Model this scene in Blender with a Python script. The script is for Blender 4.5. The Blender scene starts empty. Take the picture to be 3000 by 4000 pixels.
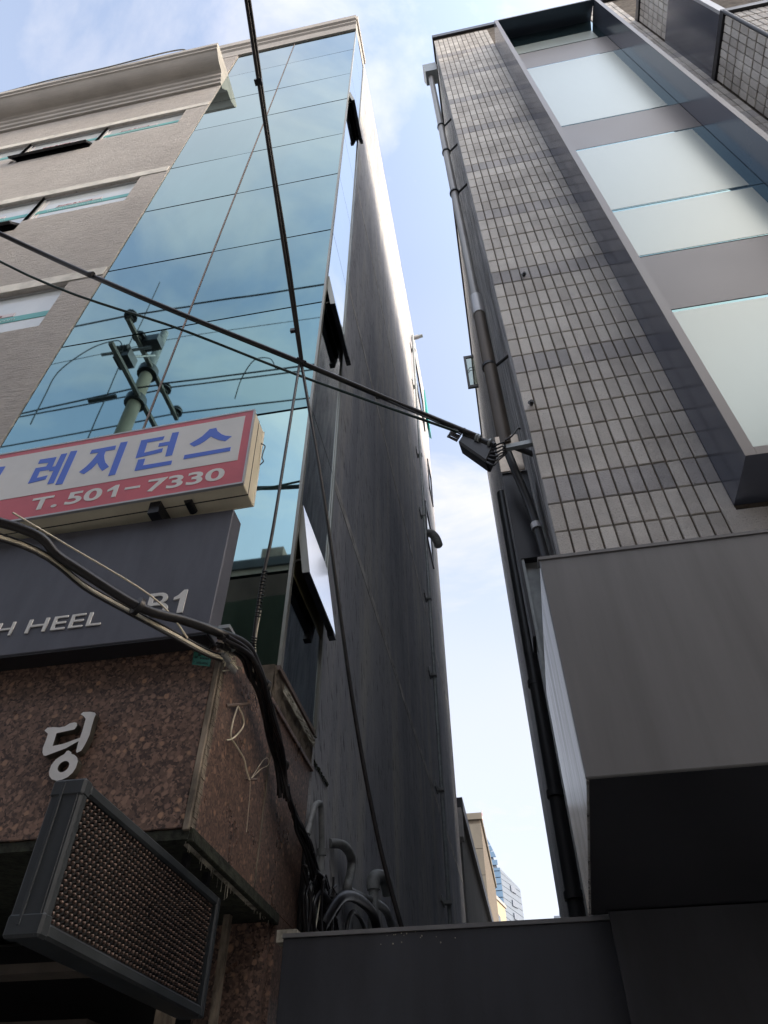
import bpy, bmesh, math, random
from mathutils import Vector, Matrix
random.seed(7)
S = bpy.context.scene
COL = S.collection
CH = 1.6                                   # eye height

# ------------------------------------------------------------------ camera
cam = bpy.data.cameras.new('camera'); co = bpy.data.objects.new('camera', cam); COL.objects.link(co)
cam.sensor_fit = 'VERTICAL'; cam.sensor_height = 24.0; cam.lens = 2695.6/4000*24.0
cam.clip_start = 0.02; cam.clip_end = 3000
rt = Vector((0.983096, 0.183062, -0.003330)); dn = Vector((-0.132030, 0.696208, -0.705594)); fw = Vector((-0.126849, 0.694106, 0.708609))
mw = Matrix((( rt.x, -dn.x, -fw.x, 0), (rt.y, -dn.y, -fw.y, 0), (rt.z, -dn.z, -fw.z, CH), (0, 0, 0, 1)))
co.matrix_world = mw
S.camera = co

# ------------------------------------------------------------------ world, sun, exposure
SUN = Vector((1.0, -0.27, 0.475)).normalized()
W = bpy.data.worlds.new('World'); S.world = W; W.use_nodes = True
nt = W.node_tree; nt.nodes.clear()
def wn(t, **k):
    n = nt.nodes.new(t)
    for a, b in k.items(): setattr(n, a, b)
    return n
sky = wn('ShaderNodeTexSky', sky_type='NISHITA', sun_disc=False)
sky.sun_elevation = math.asin(SUN.z); sky.sun_rotation = math.atan2(SUN.x, SUN.y)
sky.air_density = 1.2; sky.dust_density = 1.6; sky.ozone_density = 1.5
tc = wn('ShaderNodeTexCoord')
mp = wn('ShaderNodeMapping'); mp.inputs['Scale'].default_value = (1.0, 1.0, 2.2); mp.inputs['Location'].default_value = (3.1, 1.7, 0.4)
n1 = wn('ShaderNodeTexNoise'); n1.inputs['Scale'].default_value = 2.6; n1.inputs['Detail'].default_value = 9; n1.inputs['Roughness'].default_value = 0.58; n1.inputs['Distortion'].default_value = 0.5
rp = wn('ShaderNodeValToRGB'); rp.color_ramp.elements[0].position = 0.50; rp.color_ramp.elements[1].position = 0.74
n2 = wn('ShaderNodeTexNoise'); n2.inputs['Scale'].default_value = 0.9; n2.inputs['Detail'].default_value = 3
rp2 = wn('ShaderNodeValToRGB'); rp2.color_ramp.elements[0].position = 0.36; rp2.color_ramp.elements[1].position = 0.72
sx = wn('ShaderNodeSeparateXYZ')
ml = nt.links.new
ml(tc.outputs['Generated'], mp.inputs[0]); ml(mp.outputs[0], n1.inputs[0]); ml(mp.outputs[0], n2.inputs[0]); ml(n1.outputs[0], rp.inputs[0]); ml(n2.outputs[0], rp2.inputs[0])
ml(tc.outputs['Generated'], sx.inputs[0])
hz = wn('ShaderNodeMapRange'); hz.inputs[1].default_value = 1.0; hz.inputs[2].default_value = 0.12; hz.inputs[3].default_value = 0.20; hz.inputs[4].default_value = 1.0
ml(sx.outputs[2], hz.inputs[0])
def mth(op, a, b, cl=True):
    n = wn('ShaderNodeMath', operation=op, use_clamp=cl)
    for i, v in enumerate((a, b)):
        if isinstance(v, (int, float)): n.inputs[i].default_value = v
        else: ml(v, n.inputs[i])
    return n.outputs[0]
c_a = mth('MULTIPLY', rp.outputs[0], 0.85)
c_b = mth('MULTIPLY', rp2.outputs[0], 0.30)
c_c = mth('ADD', c_a, c_b)
c_c = mth('ADD', c_c, mth('POWER', hz.outputs[0], 1.0))
c_c = mth('MULTIPLY', c_c, 0.97)
mx = wn('ShaderNodeMix', data_type='RGBA'); ml(c_c, mx.inputs[0]); 
tint = wn('ShaderNodeMix', data_type='RGBA', blend_type='MULTIPLY'); tint.inputs[0].default_value = 1.0
tint.inputs[7].default_value = (1.02, 1.02, 1.04, 1); ml(sky.outputs[0], tint.inputs[6])
ml(tint.outputs[2], mx.inputs[6]); mx.inputs[7].default_value = (2.36, 2.38, 2.60, 1)
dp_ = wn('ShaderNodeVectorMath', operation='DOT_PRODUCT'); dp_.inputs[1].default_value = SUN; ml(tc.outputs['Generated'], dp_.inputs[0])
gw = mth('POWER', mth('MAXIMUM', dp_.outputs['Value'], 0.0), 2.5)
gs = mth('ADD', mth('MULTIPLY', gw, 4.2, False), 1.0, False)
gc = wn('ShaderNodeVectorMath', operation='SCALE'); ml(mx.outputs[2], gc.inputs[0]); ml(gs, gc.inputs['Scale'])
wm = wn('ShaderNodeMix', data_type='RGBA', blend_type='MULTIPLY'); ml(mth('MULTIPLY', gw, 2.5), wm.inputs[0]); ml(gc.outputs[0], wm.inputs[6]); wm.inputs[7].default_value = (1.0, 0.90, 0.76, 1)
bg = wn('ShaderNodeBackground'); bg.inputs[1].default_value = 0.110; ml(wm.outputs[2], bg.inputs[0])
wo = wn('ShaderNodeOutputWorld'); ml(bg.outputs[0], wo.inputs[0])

sl = bpy.data.lights.new('sun', 'SUN'); sl.energy = 0.5; sl.angle = math.radians(4); sl.color = (1.0, 0.86, 0.68)
so = bpy.data.objects.new('sun', sl); COL.objects.link(so)
so.rotation_euler = SUN.to_track_quat('Z', 'Y').to_euler(); so.location = (20, -5, 30)

S.view_settings.view_transform = 'Standard'; S.view_settings.look = 'None'
S.view_settings.exposure = 1.92; S.view_settings.gamma = 1.0; S.view_settings.use_curve_mapping = False

# ------------------------------------------------------------------ material helpers
def mat(name, base, rough=0.6, metal=0.0, spec=0.5, coat=0.0):
    m = bpy.data.materials.new(name); m.use_nodes = True
    t = m.node_tree; b = t.nodes['Principled BSDF']
    b.inputs['Base Color'].default_value = (*base, 1); b.inputs['Roughness'].default_value = rough
    b.inputs['Metallic'].default_value = metal; b.inputs['Specular IOR Level'].default_value = spec
    b.inputs['Coat Weight'].default_value = coat
    m['cur'] = 0
    return m
def coords(t, scale=(1, 1, 1)):
    tcn = t.nodes.new('ShaderNodeTexCoord'); mpn = t.nodes.new('ShaderNodeMapping')
    mpn.inputs['Scale'].default_value = scale; t.links.new(tcn.outputs['Object'], mpn.inputs[0]); return mpn.outputs[0]
def noise(t, vec, scale, detail=6, rough=0.55, dist=0.0):
    n = t.nodes.new('ShaderNodeTexNoise'); n.inputs['Scale'].default_value = scale; n.inputs['Detail'].default_value = detail
    n.inputs['Roughness'].default_value = rough; n.inputs['Distortion'].default_value = dist; t.links.new(vec, n.inputs[0]); return n.outputs[0]
def ramp(t, fac, stops):
    r = t.nodes.new('ShaderNodeValToRGB'); cr = r.color_ramp
    while len(cr.elements) < len(stops): cr.elements.new(0.5)
    for e, (p, c) in zip(cr.elements, stops):
        e.position = p; e.color = (*c, 1) if len(c) == 3 else c
    t.links.new(fac, r.inputs[0]); return r.outputs[0]
def mixc(t, fac, a, b, mode='MIX'):
    n = t.nodes.new('ShaderNodeMix'); n.data_type = 'RGBA'; n.blend_type = mode
    for s, v in ((0, fac), (6, a), (7, b)):
        if isinstance(v, (int, float)): n.inputs[s].default_value = v
        elif isinstance(v, tuple): n.inputs[s].default_value = (*v, 1)
        else: t.links.new(v, n.inputs[s])
    return n.outputs[2]
def setbase(m, col): m.node_tree.links.new(col, m.node_tree.nodes['Principled BSDF'].inputs['Base Color'])
def setrough(m, v, lo, hi):
    t = m.node_tree; n = t.nodes.new('ShaderNodeMapRange'); n.inputs[3].default_value = lo; n.inputs[4].default_value = hi
    t.links.new(v, n.inputs[0]); t.links.new(n.outputs[0], t.nodes['Principled BSDF'].inputs['Roughness'])
def bump(m, h, strength=0.4, dist=0.01):
    t = m.node_tree; b = t.nodes.new('ShaderNodeBump'); b.inputs['Strength'].default_value = strength; b.inputs['Distance'].default_value = dist
    t.links.new(h, b.inputs['Height'])
    p = t.nodes['Principled BSDF'].inputs['Normal']
    if p.is_linked: t.links.new(p.links[0].from_socket, b.inputs['Normal'])
    t.links.new(b.outputs[0], p)
def worn(name, base, rough=0.6, metal=0.0, var=0.25, scale=3.0, stretch=(1, 1, 0.25), bmp=0.0, bscale=40, spec=0.5, coat=0.0):
    m = mat(name, base, rough, metal, spec, coat); t = m.node_tree
    v = coords(t, stretch); n = noise(t, v, scale, 8, 0.62)
    d = tuple(c*(1-var*1.6) for c in base); l = tuple(min(1, c*(1+var)) for c in base)
    n3 = noise(t, coords(t), scale*0.35, 3)
    c = ramp(t, n, [(0.32, d), (0.55, base), (0.75, l)])
    c = mixc(t, 0.5, c, ramp(t, n3, [(0.35, tuple(x*(1-var) for x in (1, 1, 1))), (0.65, (1, 1, 1))]), 'MULTIPLY')
    setbase(m, c); setrough(m, n, max(0.02, rough-0.1), min(1, rough+0.12))
    if bmp: bump(m, noise(t, coords(t), bscale, 4), bmp, 0.004)
    return m

# front stucco: horizontal trowel dashes
M = {}
m = M['stucco'] = mat('front stucco', (0.42, 0.39, 0.355), 0.92, spec=0.2); t = m.node_tree
dash = noise(t, coords(t, (5, 5, 42)), 1.6, 7, 0.7, 0.4); blot = noise(t, coords(t), 0.9, 5); fine = noise(t, coords(t), 70, 3)
c = ramp(t, dash, [(0.30, (0.36, 0.33, 0.30)), (0.43, (0.56, 0.525, 0.48)), (0.7, (0.68, 0.64, 0.59))])
c = mixc(t, 0.55, c, ramp(t, blot, [(0.3, (0.72, 0.71, 0.72)), (0.7, (1, 1, 1))]), 'MULTIPLY'); setbase(m, c)
bump(m, dash, 1.0, 0.035); bump(m, fine, 0.5, 0.006)
m = M['stucco_smooth'] = worn('smooth plaster band', (0.72, 0.69, 0.61), 0.85, var=0.16, scale=5, stretch=(1, 1, 1), bmp=0.35, bscale=45)
m = M['cornice'] = worn('weathered cornice plaster', (0.48, 0.455, 0.415), 0.85, var=0.12, scale=2.4, stretch=(0.6, 1, 2), bmp=0.2, bscale=60)
# alley side plaster: vertical rain streaks with slanted dashes
m = M['sidewall'] = mat('alley side plaster', (0.2, 0.2, 0.2), 0.95, spec=0.04); t = m.node_tree
st = noise(t, coords(t, (1, 2.2, 0.22)), 1.6, 6, 0.6, 0.3); bl = noise(t, coords(t), 0.55, 4)
tcn = t.nodes.new('ShaderNodeTexCoord'); mpn = t.nodes.new('ShaderNodeMapping'); mpn.vector_type = 'TEXTURE'
mpn.inputs['Rotation'].default_value = (0.42, 0, 0); mpn.inputs['Scale'].default_value = (1, 0.045, 0.20); t.links.new(tcn.outputs['Object'], mpn.inputs[0])
st2 = noise(t, mpn.outputs[0], 1.5, 4, 0.6, 0.3)
c = ramp(t, st, [(0.34, (0.47, 0.475, 0.50)), (0.48, (0.55, 0.555, 0.57)), (0.56, (0.61, 0.605, 0.59)), (0.68, (0.68, 0.665, 0.62))])
c = mixc(t, 0.75, c, ramp(t, st2, [(0.33, (0.30, 0.29, 0.29)), (0.43, (1, 1, 1))]), 'MULTIPLY')
c = mixc(t, 0.6, c, ramp(t, bl, [(0.38, (0.66, 0.68, 0.73)), (0.62, (1, 1, 1))]), 'MULTIPLY')
setbase(m, c); bump(m, st2, 0.6, 0.02); bump(m, noise(t, coords(t), 60, 3), 0.3, 0.004)
# ribbed stucco of the tiled building's side
m = M['ribwall'] = mat('ribbed grey side wall', (0.1, 0.1, 0.1), 0.75, spec=0.35); t = m.node_tree
rb = noise(t, coords(t, (30, 30, 0.9)), 1.5, 6, 0.7, 0.15); bl = noise(t, coords(t, (1, 1, 0.4)), 1.2, 4)
c = ramp(t, rb, [(0.40, (0.14, 0.14, 0.145)), (0.5, (0.52, 0.52, 0.52)), (0.60, (0.80, 0.79, 0.78))])
c = mixc(t, 0.5, c, ramp(t, bl, [(0.35, (0.6, 0.63, 0.68)), (0.6, (1, 1, 1))]), 'MULTIPLY'); setbase(m, c); bump(m, rb, 0.9, 0.02)
# reflective curtain glass
def glassmat(name, base, rough=0.02, wav=0.03, metal=1.0, dirt=0.12, wscale=0.9):
    m = mat(name, base, rough, metal); t = m.node_tree
    oi = t.nodes.new('ShaderNodeObjectInfo')
    r = ramp(t, oi.outputs['Random'], [(0, tuple(x*0.93 for x in base)), (1, tuple(x*1.05 for x in base))])
    dr = noise(t, coords(t, (1, 1, 0.35)), 3.2, 7, 0.6)
    setbase(m, mixc(t, dirt, r, ramp(t, dr, [(0.4, (0.5, 0.5, 0.48)), (0.7, (1, 1, 1))]), 'MULTIPLY'))
    setrough(m, dr, rough, rough+0.015)
    bump(m, noise(t, coords(t), wscale, 2, 0.4), wav, 0.05)
    return m
M['glass'] = glassmat('blue reflective glass', (0.20, 0.345, 0.37), 0.012, 0.012)
M['glass_side'] = glassmat('blue reflective side glass', (0.46, 0.55, 0.62), 0.02, 0.015)
M['glass_bright'] = glassmat('paler teal glass', (0.43, 0.62, 0.60), 0.015, 0.012)
M['glass_low'] = glassmat('dark green glass', (0.14, 0.18, 0.18), 0.04, 0.04, dirt=0.5)
M['glass_bay'] = glassmat('mint reflective glass', (0.33, 0.375, 0.335), 0.03, 0.010, metal=0.75, dirt=0.05)
M['bayfilm'] = glassmat('pale mint film behind glass', (0.50, 0.555, 0.50), 0.26, 0.008, metal=0.28, dirt=0.05)
M['bayglass_dark'] = glassmat('teal glass margin', (0.17, 0.30, 0.33), 0.03, 0.01, metal=0.9, dirt=0.1)
M['film'] = worn('frosted window film', (0.62, 0.65, 0.63), 0.35, var=0.10, scale=1.4, stretch=(1, 1, 1), coat=0.6)
M['teal'] = mat('teal film stripe', (0.10, 0.40, 0.37), 0.4)
M['label'] = mat('pale pink label', (0.62, 0.55, 0.55), 0.5)
M['redtext'] = mat('faded red print', (0.36, 0.12, 0.12), 0.5)
M['paletext'] = mat('pale print', (0.45, 0.60, 0.57), 0.5)
M['joint'] = mat('dark silicone joint', (0.012, 0.010, 0.010), 0.7)
M['brownjoint'] = worn('brown joint', (0.20, 0.15, 0.125), 0.6, var=0.1, scale=3)
M['alu'] = worn('grey aluminium trim', (0.34, 0.34, 0.30), 0.4, 0.6, var=0.15, scale=5)
M['palealu'] = worn('pale aluminium', (0.5, 0.5, 0.5), 0.4, 0.4, var=0.1)
M['black'] = worn('black painted metal', (0.016, 0.017, 0.022), 0.4, 0.0, var=0.3)
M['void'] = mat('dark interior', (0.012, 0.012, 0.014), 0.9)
M['olive'] = worn('olive reveal', (0.16, 0.14, 0.06), 0.6, var=0.2)
M['whitesash'] = glassmat('white reflective sash glass', (0.86, 0.88, 0.92), 0.10, 0.01, dirt=0.15)
# granite
m = M['granite'] = mat('polished red granite', (0.2, 0.1, 0.08), 0.30, spec=0.5); t = m.node_tree
vec = coords(t)
wv = t.nodes.new('ShaderNodeTexNoise'); wv.inputs['Scale'].default_value = 30; t.links.new(vec, wv.inputs[0])
ad = t.nodes.new('ShaderNodeMix'); ad.data_type = 'RGBA'; ad.inputs[0].default_value = 0.02; t.links.new(vec, ad.inputs[6]); t.links.new(wv.outputs[1], ad.inputs[7])
def vor(scale, out='Distance'):
    v = t.nodes.new('ShaderNodeTexVoronoi'); v.inputs['Scale'].default_value = scale; t.links.new(ad.outputs[2], v.inputs[0]); return v
v1 = vor(38); v2 = vor(120)
spots = ramp(t, v1.outputs['Distance'], [(0.0, (0.75, 0.75, 0.75)), (0.26, (0.95, 0.95, 0.95)), (0.38, (0.55, 0.55, 0.55)), (0.47, (0.0, 0.0, 0.0))])
sep = t.nodes.new('ShaderNodeSeparateColor'); t.links.new(v1.outputs['Color'], sep.inputs[0])
spc = ramp(t, sep.outputs[0], [(0.0, (0.16, 0.105, 0.083)), (0.5, (0.29, 0.185, 0.142)), (0.85, (0.42, 0.27, 0.20)), (1.0, (0.60, 0.36, 0.22))])
sep2 = t.nodes.new('ShaderNodeSeparateColor'); t.links.new(v2.outputs['Color'], sep2.inputs[0])
ground = ramp(t, sep2.outputs[0], [(0.0, (0.06, 0.045, 0.042)), (0.55, (0.17, 0.115, 0.092)), (1.0, (0.34, 0.22, 0.165))])
big = noise(t, vec, 1.5, 3)
c = mixc(t, spots, ground, spc); c = mixc(t, 0.5, c, ramp(t, big, [(0.3, (0.65, 0.65, 0.68)), (0.7, (1, 1, 1))]), 'MULTIPLY'); setbase(m, c)
setrough(m, noise(t, vec, 6, 5), 0.18, 0.42)
M['granite_edge'] = worn('dirty stone edge', (0.30, 0.25, 0.19), 0.8, var=0.5, scale=22, stretch=(1, 1, 0.3), bmp=0.5, bscale=60)
M['cement'] = worn('crumbling cement', (0.19, 0.155, 0.115), 0.95, var=0.4, scale=9, stretch=(1, 1, 1), bmp=0.8, bscale=35)
M['limewash'] = worn('flaking lime', (0.50, 0.47, 0.38), 0.95, var=0.5, scale=14, stretch=(1, 1, 1), bmp=0.8, bscale=40)
M['moss'] = worn('black moss crust', (0.04, 0.045, 0.03), 1.0, var=0.5, scale=30, stretch=(1, 1, 1), bmp=1, bscale=60)
# stone tiles
def tilemat(name, a, b):
    m = mat(name, a, 0.7, spec=0.4); t = m.node_tree
    oi = t.nodes.new('ShaderNodeObjectInfo'); ge = t.nodes.new('ShaderNodeNewGeometry'); v = ge.outputs['Position']
    ad = t.nodes.new('ShaderNodeMath'); ad.operation = 'ADD'; t.links.new(oi.outputs['Random'], ad.inputs[0]); t.links.new(ge.outputs['Random Per Island'], ad.inputs[1])
    fr = t.nodes.new('ShaderNodeMath'); fr.operation = 'FRACT'; t.links.new(ad.outputs[0], fr.inputs[0])
    c = ramp(t, fr.outputs[0], [(0, tuple(x*0.88 for x in a)), (0.15, a), (0.85, b), (1, tuple(min(1, x*1.06) for x in b))])
    sp = noise(t, v, 190, 2, 0.6); c = mixc(t, 0.75, c, ramp(t, sp, [(0.30, (0.45, 0.43, 0.42)), (0.40, (1, 1, 1)), (0.62, (1, 1, 1)), (0.7, (1.25, 1.25, 1.25))]), 'MULTIPLY')
    c = mixc(t, 0.55, c, ramp(t, noise(t, v, 2.2, 6, 0.65), [(0.34, (0.55, 0.54, 0.54)), (0.58, (1, 1, 1))]), 'MULTIPLY')
    setbase(m, c); bump(m, noise(t, v, 90, 4), 0.8, 0.006); return m
M['tile'] = tilemat('speckled stone tile', (0.70, 0.66, 0.60), (0.84, 0.80, 0.73))
M['tile_dark'] = tilemat('greyer stone tile', (0.50, 0.485, 0.475), (0.64, 0.61, 0.585))
M['mortar'] = worn('brown mortar', (0.19, 0.16, 0.125), 0.95, var=0.35, scale=14, stretch=(1, 1, 1), bmp=0.5, bscale=60)
M['bay'] = worn('grey blue coated metal', (0.165, 0.18, 0.225), 0.18, 0.55, var=0.06, scale=1.2, stretch=(1, 1, 0.3))
M['spandrel'] = worn('warm grey spandrel', (0.27, 0.243, 0.222), 0.36, 0.1, var=0.05, scale=1.0, stretch=(1, 1, 1))
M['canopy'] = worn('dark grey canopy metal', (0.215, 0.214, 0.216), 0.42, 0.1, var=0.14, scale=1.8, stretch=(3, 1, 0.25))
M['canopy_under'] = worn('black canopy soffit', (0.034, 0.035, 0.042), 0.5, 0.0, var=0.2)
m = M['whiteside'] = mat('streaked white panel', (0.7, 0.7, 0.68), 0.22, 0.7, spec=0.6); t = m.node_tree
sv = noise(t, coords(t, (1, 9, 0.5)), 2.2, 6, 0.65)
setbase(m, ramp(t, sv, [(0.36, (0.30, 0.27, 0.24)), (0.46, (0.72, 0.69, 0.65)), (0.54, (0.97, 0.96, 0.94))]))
M['gate'] = worn('dark gate panel', (0.055, 0.059, 0.070), 0.45, 0.0, var=0.25, scale=2.5, bmp=0.1)
M['signred'] = worn('faded red sign film', (0.66, 0.13, 0.16), 0.4, var=0.08, scale=4, stretch=(1, 1, 1))
M['signwhite'] = worn('dusty white sign film', (0.80, 0.80, 0.77), 0.4, var=0.05, scale=4, stretch=(1, 1, 1))
M['signblue'] = mat('blue sign lettering', (0.07, 0.17, 0.72), 0.4)
M['cream'] = worn('cream sign casing', (0.80, 0.73, 0.55), 0.45, var=0.08, scale=5, stretch=(1, 1, 0.5))
M['signdark'] = worn('slate grey sign panel', (0.105, 0.112, 0.138), 0.5, var=0.12, scale=5, stretch=(2.5, 1, 0.5), bmp=0.1)
M['letterwhite'] = worn('dull white letters', (0.78, 0.78, 0.75), 0.5, var=0.06)
M['steel'] = worn('brushed steel letter', (0.85, 0.85, 0.83), 0.32, 0.15, var=0.08, scale=8, stretch=(1, 1, 1))
M['steelside'] = worn('letter return', (0.12, 0.11, 0.09), 0.5, 0.4)
M['ledcase'] = worn('dark plastic sign case', (0.036, 0.043, 0.048), 0.5, 0.0, var=0.25, scale=6, bmp=0.15)
M['ledblack'] = mat('led louvres', (0.012, 0.012, 0.013), 0.6)
M['led'] = worn('dull led lenses', (0.20, 0.135, 0.11), 0.35, var=0.5, scale=60, stretch=(1, 1, 1))
M['cable'] = worn('black cable sheath', (0.018, 0.017, 0.018), 0.38, var=0.3, scale=20, stretch=(1, 1, 1))
M['cablegreen'] = mat('dark green cable sheath', (0.012, 0.035, 0.03), 0.4)
M['cablepale'] = worn('pale cable sheath', (0.78, 0.72, 0.56), 0.5, var=0.12, scale=20)
M['tag'] = worn('green plastic tag', (0.03, 0.20, 0.15), 0.5, var=0.15, scale=20, stretch=(1, 1, 1))
M['tagtext'] = mat('dark tag print', (0.006, 0.03, 0.028), 0.6)
M['zinc'] = worn('galvanised steel', (0.36, 0.39, 0.39), 0.42, 0.3, var=0.15, scale=14, stretch=(1, 1, 1))
M['pipezinc'] = worn('galvanised pipe', (0.34, 0.33, 0.31), 0.40, 0.4, var=0.15, scale=8)
M['pipebrown'] = worn('tarnished brown pipe', (0.12, 0.095, 0.07), 0.5, 0.3, var=0.3, scale=6)
M['pipedark'] = worn('dark pipe', (0.035, 0.036, 0.038), 0.4, 0.2, var=0.2)
M['plate'] = worn('warm steel plate', (0.50, 0.42, 0.33), 0.35, 0.7, var=0.2, scale=10, stretch=(1, 1, 1))
M['pvc'] = worn('dirty pvc', (0.32, 0.33, 0.32), 0.5, var=0.25, scale=15, stretch=(1, 1, 1))
M['wood'] = worn('weathered concrete pole', (0.42, 0.37, 0.29), 0.85, var=0.15, scale=6, bmp=0.3)
M['porcelain'] = mat('dark insulator', (0.05, 0.05, 0.055), 0.3)
M['teal2'] = mat('teal plastic awning', (0.02, 0.35, 0.33), 0.45)
M['beige'] = worn('beige stone cladding', (0.21, 0.19, 0.155), 0.8, var=0.1, scale=1.2, stretch=(1, 1, 1))
M['greyrender'] = worn('grey render', (0.22, 0.21, 0.19), 0.85, var=0.15, scale=1.0)
M['yellow'] = worn('pale yellow render', (0.46, 0.40, 0.28), 0.8, var=0.06)
M['towerglass'] = glassmat('sky blue tower glass', (0.19, 0.31, 0.45), 0.2, 0.0, metal=0.3, dirt=0.05)
M['towerpale'] = worn('pale tower cladding', (0.17, 0.21, 0.265), 0.4, 0.0, var=0.04, scale=0.2)
M['redwhite'] = mat('red mast', (0.55, 0.25, 0.27), 0.6)
M['asphalt'] = worn('pale worn paving', (0.30, 0.29, 0.27), 0.9, var=0.2, scale=4, stretch=(1, 1, 1), bmp=0.4)
M['ground'] = worn('ground', (0.12, 0.11, 0.10), 0.95, var=0.2, scale=0.5, stretch=(1, 1, 1))
M['brick'] = worn('dark brick', (0.26, 0.21, 0.18), 0.9, var=0.2, scale=3, stretch=(1, 1, 1))
M['pane_far'] = glassmat('window glass', (0.12, 0.15, 0.17), 0.05, 0.02)

# ------------------------------------------------------------------ mesh helpers
class MB:
    def __init__(s): s.v = []; s.f = []; s.m = []; s.sm = []
    def add(s, vs, fs, mi=0, smooth=False):
        b = len(s.v); s.v += [tuple(p) for p in vs]
        for f in fs: s.f.append(tuple(b+i for i in f)); s.m.append(mi); s.sm.append(smooth)
        return s
    def box(s, x0, x1, y0, y1, z0, z1, mi=0):
        return s.add([(x0,y0,z0),(x1,y0,z0),(x1,y1,z0),(x0,y1,z0),(x0,y0,z1),(x1,y0,z1),(x1,y1,z1),(x0,y1,z1)],
                     [(0,3,2,1),(4,5,6,7),(0,1,5,4),(1,2,6,5),(2,3,7,6),(3,0,4,7)], mi)
    def hexa(s, p, mi=0):        # 8 corners, bottom ring then top ring
        return s.add(p, [(0,3,2,1),(4,5,6,7),(0,1,5,4),(1,2,6,5),(2,3,7,6),(3,0,4,7)], mi)
    def quad(s, a, b, c, d, mi=0): return s.add([a,b,c,d], [(0,1,2,3)], mi)
    def prism(s, poly, y0, y1, mi=0, ms=None, plane='xz'):
        n = len(poly)
        if plane == 'xz': A = [(x, y0, z) for x, z in poly]; B = [(x, y1, z) for x, z in poly]
        elif plane == 'yz': A = [(y0, a, z) for a, z in poly]; B = [(y1, a, z) for a, z in poly]
        else: A = [(a, c, y0) for a, c in poly]; B = [(a, c, y1) for a, c in poly]
        s.add(A, [tuple(range(n))], mi); s.add(B, [tuple(reversed(range(n)))], mi)
        s.add(A+B, [(i, i+n, (i+1) % n+n, (i+1) % n) for i in range(n)], mi if ms is None else ms)
        return s
    def tube(s, pts, r, seg=8, mi=0, cap=True, taper=None):
        pts = [Vector(p) for p in pts]; n = len(pts)
        t0 = (pts[1]-pts[0]).normalized(); up = Vector((0,0,1)) if abs(t0.z) < 0.9 else Vector((1,0,0))
        a = t0.cross(up).normalized(); vs = []
        for i, p in enumerate(pts):
            t = (pts[min(i+1, n-1)]-pts[max(i-1, 0)]).normalized()
            a = (a - t*a.dot(t)).normalized(); b = t.cross(a)
            rr = r if taper is None else r+(taper-r)*i/(n-1)
            for k in range(seg):
                g = 2*math.pi*k/seg; vs.append(p+a*(rr*math.cos(g))+b*(rr*math.sin(g)))
        fs = [(i*seg+k, i*seg+(k+1) % seg, (i+1)*seg+(k+1) % seg, (i+1)*seg+k) for i in range(n-1) for k in range(seg)]
        s.add(vs, fs, mi, True)
        if cap: s.add(vs[:seg], [tuple(reversed(range(seg)))], mi); s.add(vs[-seg:], [tuple(range(seg))], mi)
        return s
    def mesh(s, name, mats):
        me = bpy.data.meshes.new(name); me.from_pydata(s.v, [], s.f); 
        for mm in (mats if isinstance(mats, (list, tuple)) else [mats]): me.materials.append(mm)
        me.polygons.foreach_set('material_index', s.m); me.polygons.foreach_set('use_smooth', s.sm); me.update()
        bm = bmesh.new(); bm.from_mesh(me); bmesh.ops.recalc_face_normals(bm, faces=bm.faces)
        bm.to_mesh(me); bm.free(); return me
def smooth_path(pts, k=6):
    pts = [Vector(p) for p in pts]; out = []
    for i in range(len(pts)-1):
        p0 = pts[max(i-1, 0)]; p1 = pts[i]; p2 = pts[i+1]; p3 = pts[min(i+2, len(pts)-1)]
        for j in range(k):
            u = j/k
            out.append(0.5*((2*p1)+(p2-p0)*u+(2*p0-5*p1+4*p2-p3)*u*u+(3*p1-p0-3*p2+p3)*u*u*u))
    out.append(pts[-1]); return out
def tag(o, label=None, cat=None, group=None, kind=None):
    if label: o['label'] = label
    if cat: o['category'] = cat
    if group: o['group'] = group
    if kind: o['kind'] = kind
    return o
def thing(name, base, label, cat, group=None):
    o = bpy.data.objects.new(name, None); o.location = base; o.empty_display_size = 0.1; COL.objects.link(o)
    return tag(o, label, cat, group)
def obj(name, mb, mats, parent=None, bev=0, label=None, kind=None):
    me = mb if isinstance(mb, bpy.types.Mesh) else mb.mesh(name, mats)
    o = bpy.data.objects.new(name, me); COL.objects.link(o)
    if parent is not None:
        o.parent = parent
        off = Vector((0, 0, 0)); q = parent
        while q is not None: off += Vector(q.location); q = q.parent
        o.location = -off
    if bev:
        b = o.modifiers.new('bevel', 'BEVEL'); b.width = bev; b.segments = 1; b.limit_method = 'ANGLE'
    return tag(o, label, kind=kind)
def solo(name, mb, mats, label, cat, group=None, bev=0): return tag(obj(name, mb, mats, None, bev), label, cat, group)
def R(rx, rz, y): return (rx*y, y, CH+rz*y)       # a point from its slopes seen from eye height and its distance into the scene

def text_mesh(s, x0, x1, z0, z1, y, depth=0.003, bold=0.0, m=None, name='lettering'):
    cu = bpy.data.curves.new('t', 'FONT'); cu.body = s; cu.size = 1; cu.extrude = 0.01; cu.offset = bold; cu.resolution_u = 5
    to = bpy.data.objects.new('t', cu); COL.objects.link(to); bpy.context.view_layer.update()
    me = bpy.data.meshes.new_from_object(to.evaluated_get(bpy.context.evaluated_depsgraph_get()))
    bpy.data.objects.remove(to); bpy.data.curves.remove(cu)
    xs = [v.co.x for v in me.vertices]; ys = [v.co.y for v in me.vertices]
    ax, bx, ay, by = min(xs), max(xs), min(ys), max(ys)
    for v in me.vertices:
        px = x0+(v.co.x-ax)/(bx-ax)*(x1-x0); pz = z0+(v.co.y-ay)/(by-ay)*(z1-z0); v.co = (px, y-(depth if v.co.z > 0 else 0), pz)
    me.materials.clear(); me.materials.append(m); me.name = name; return me

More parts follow.
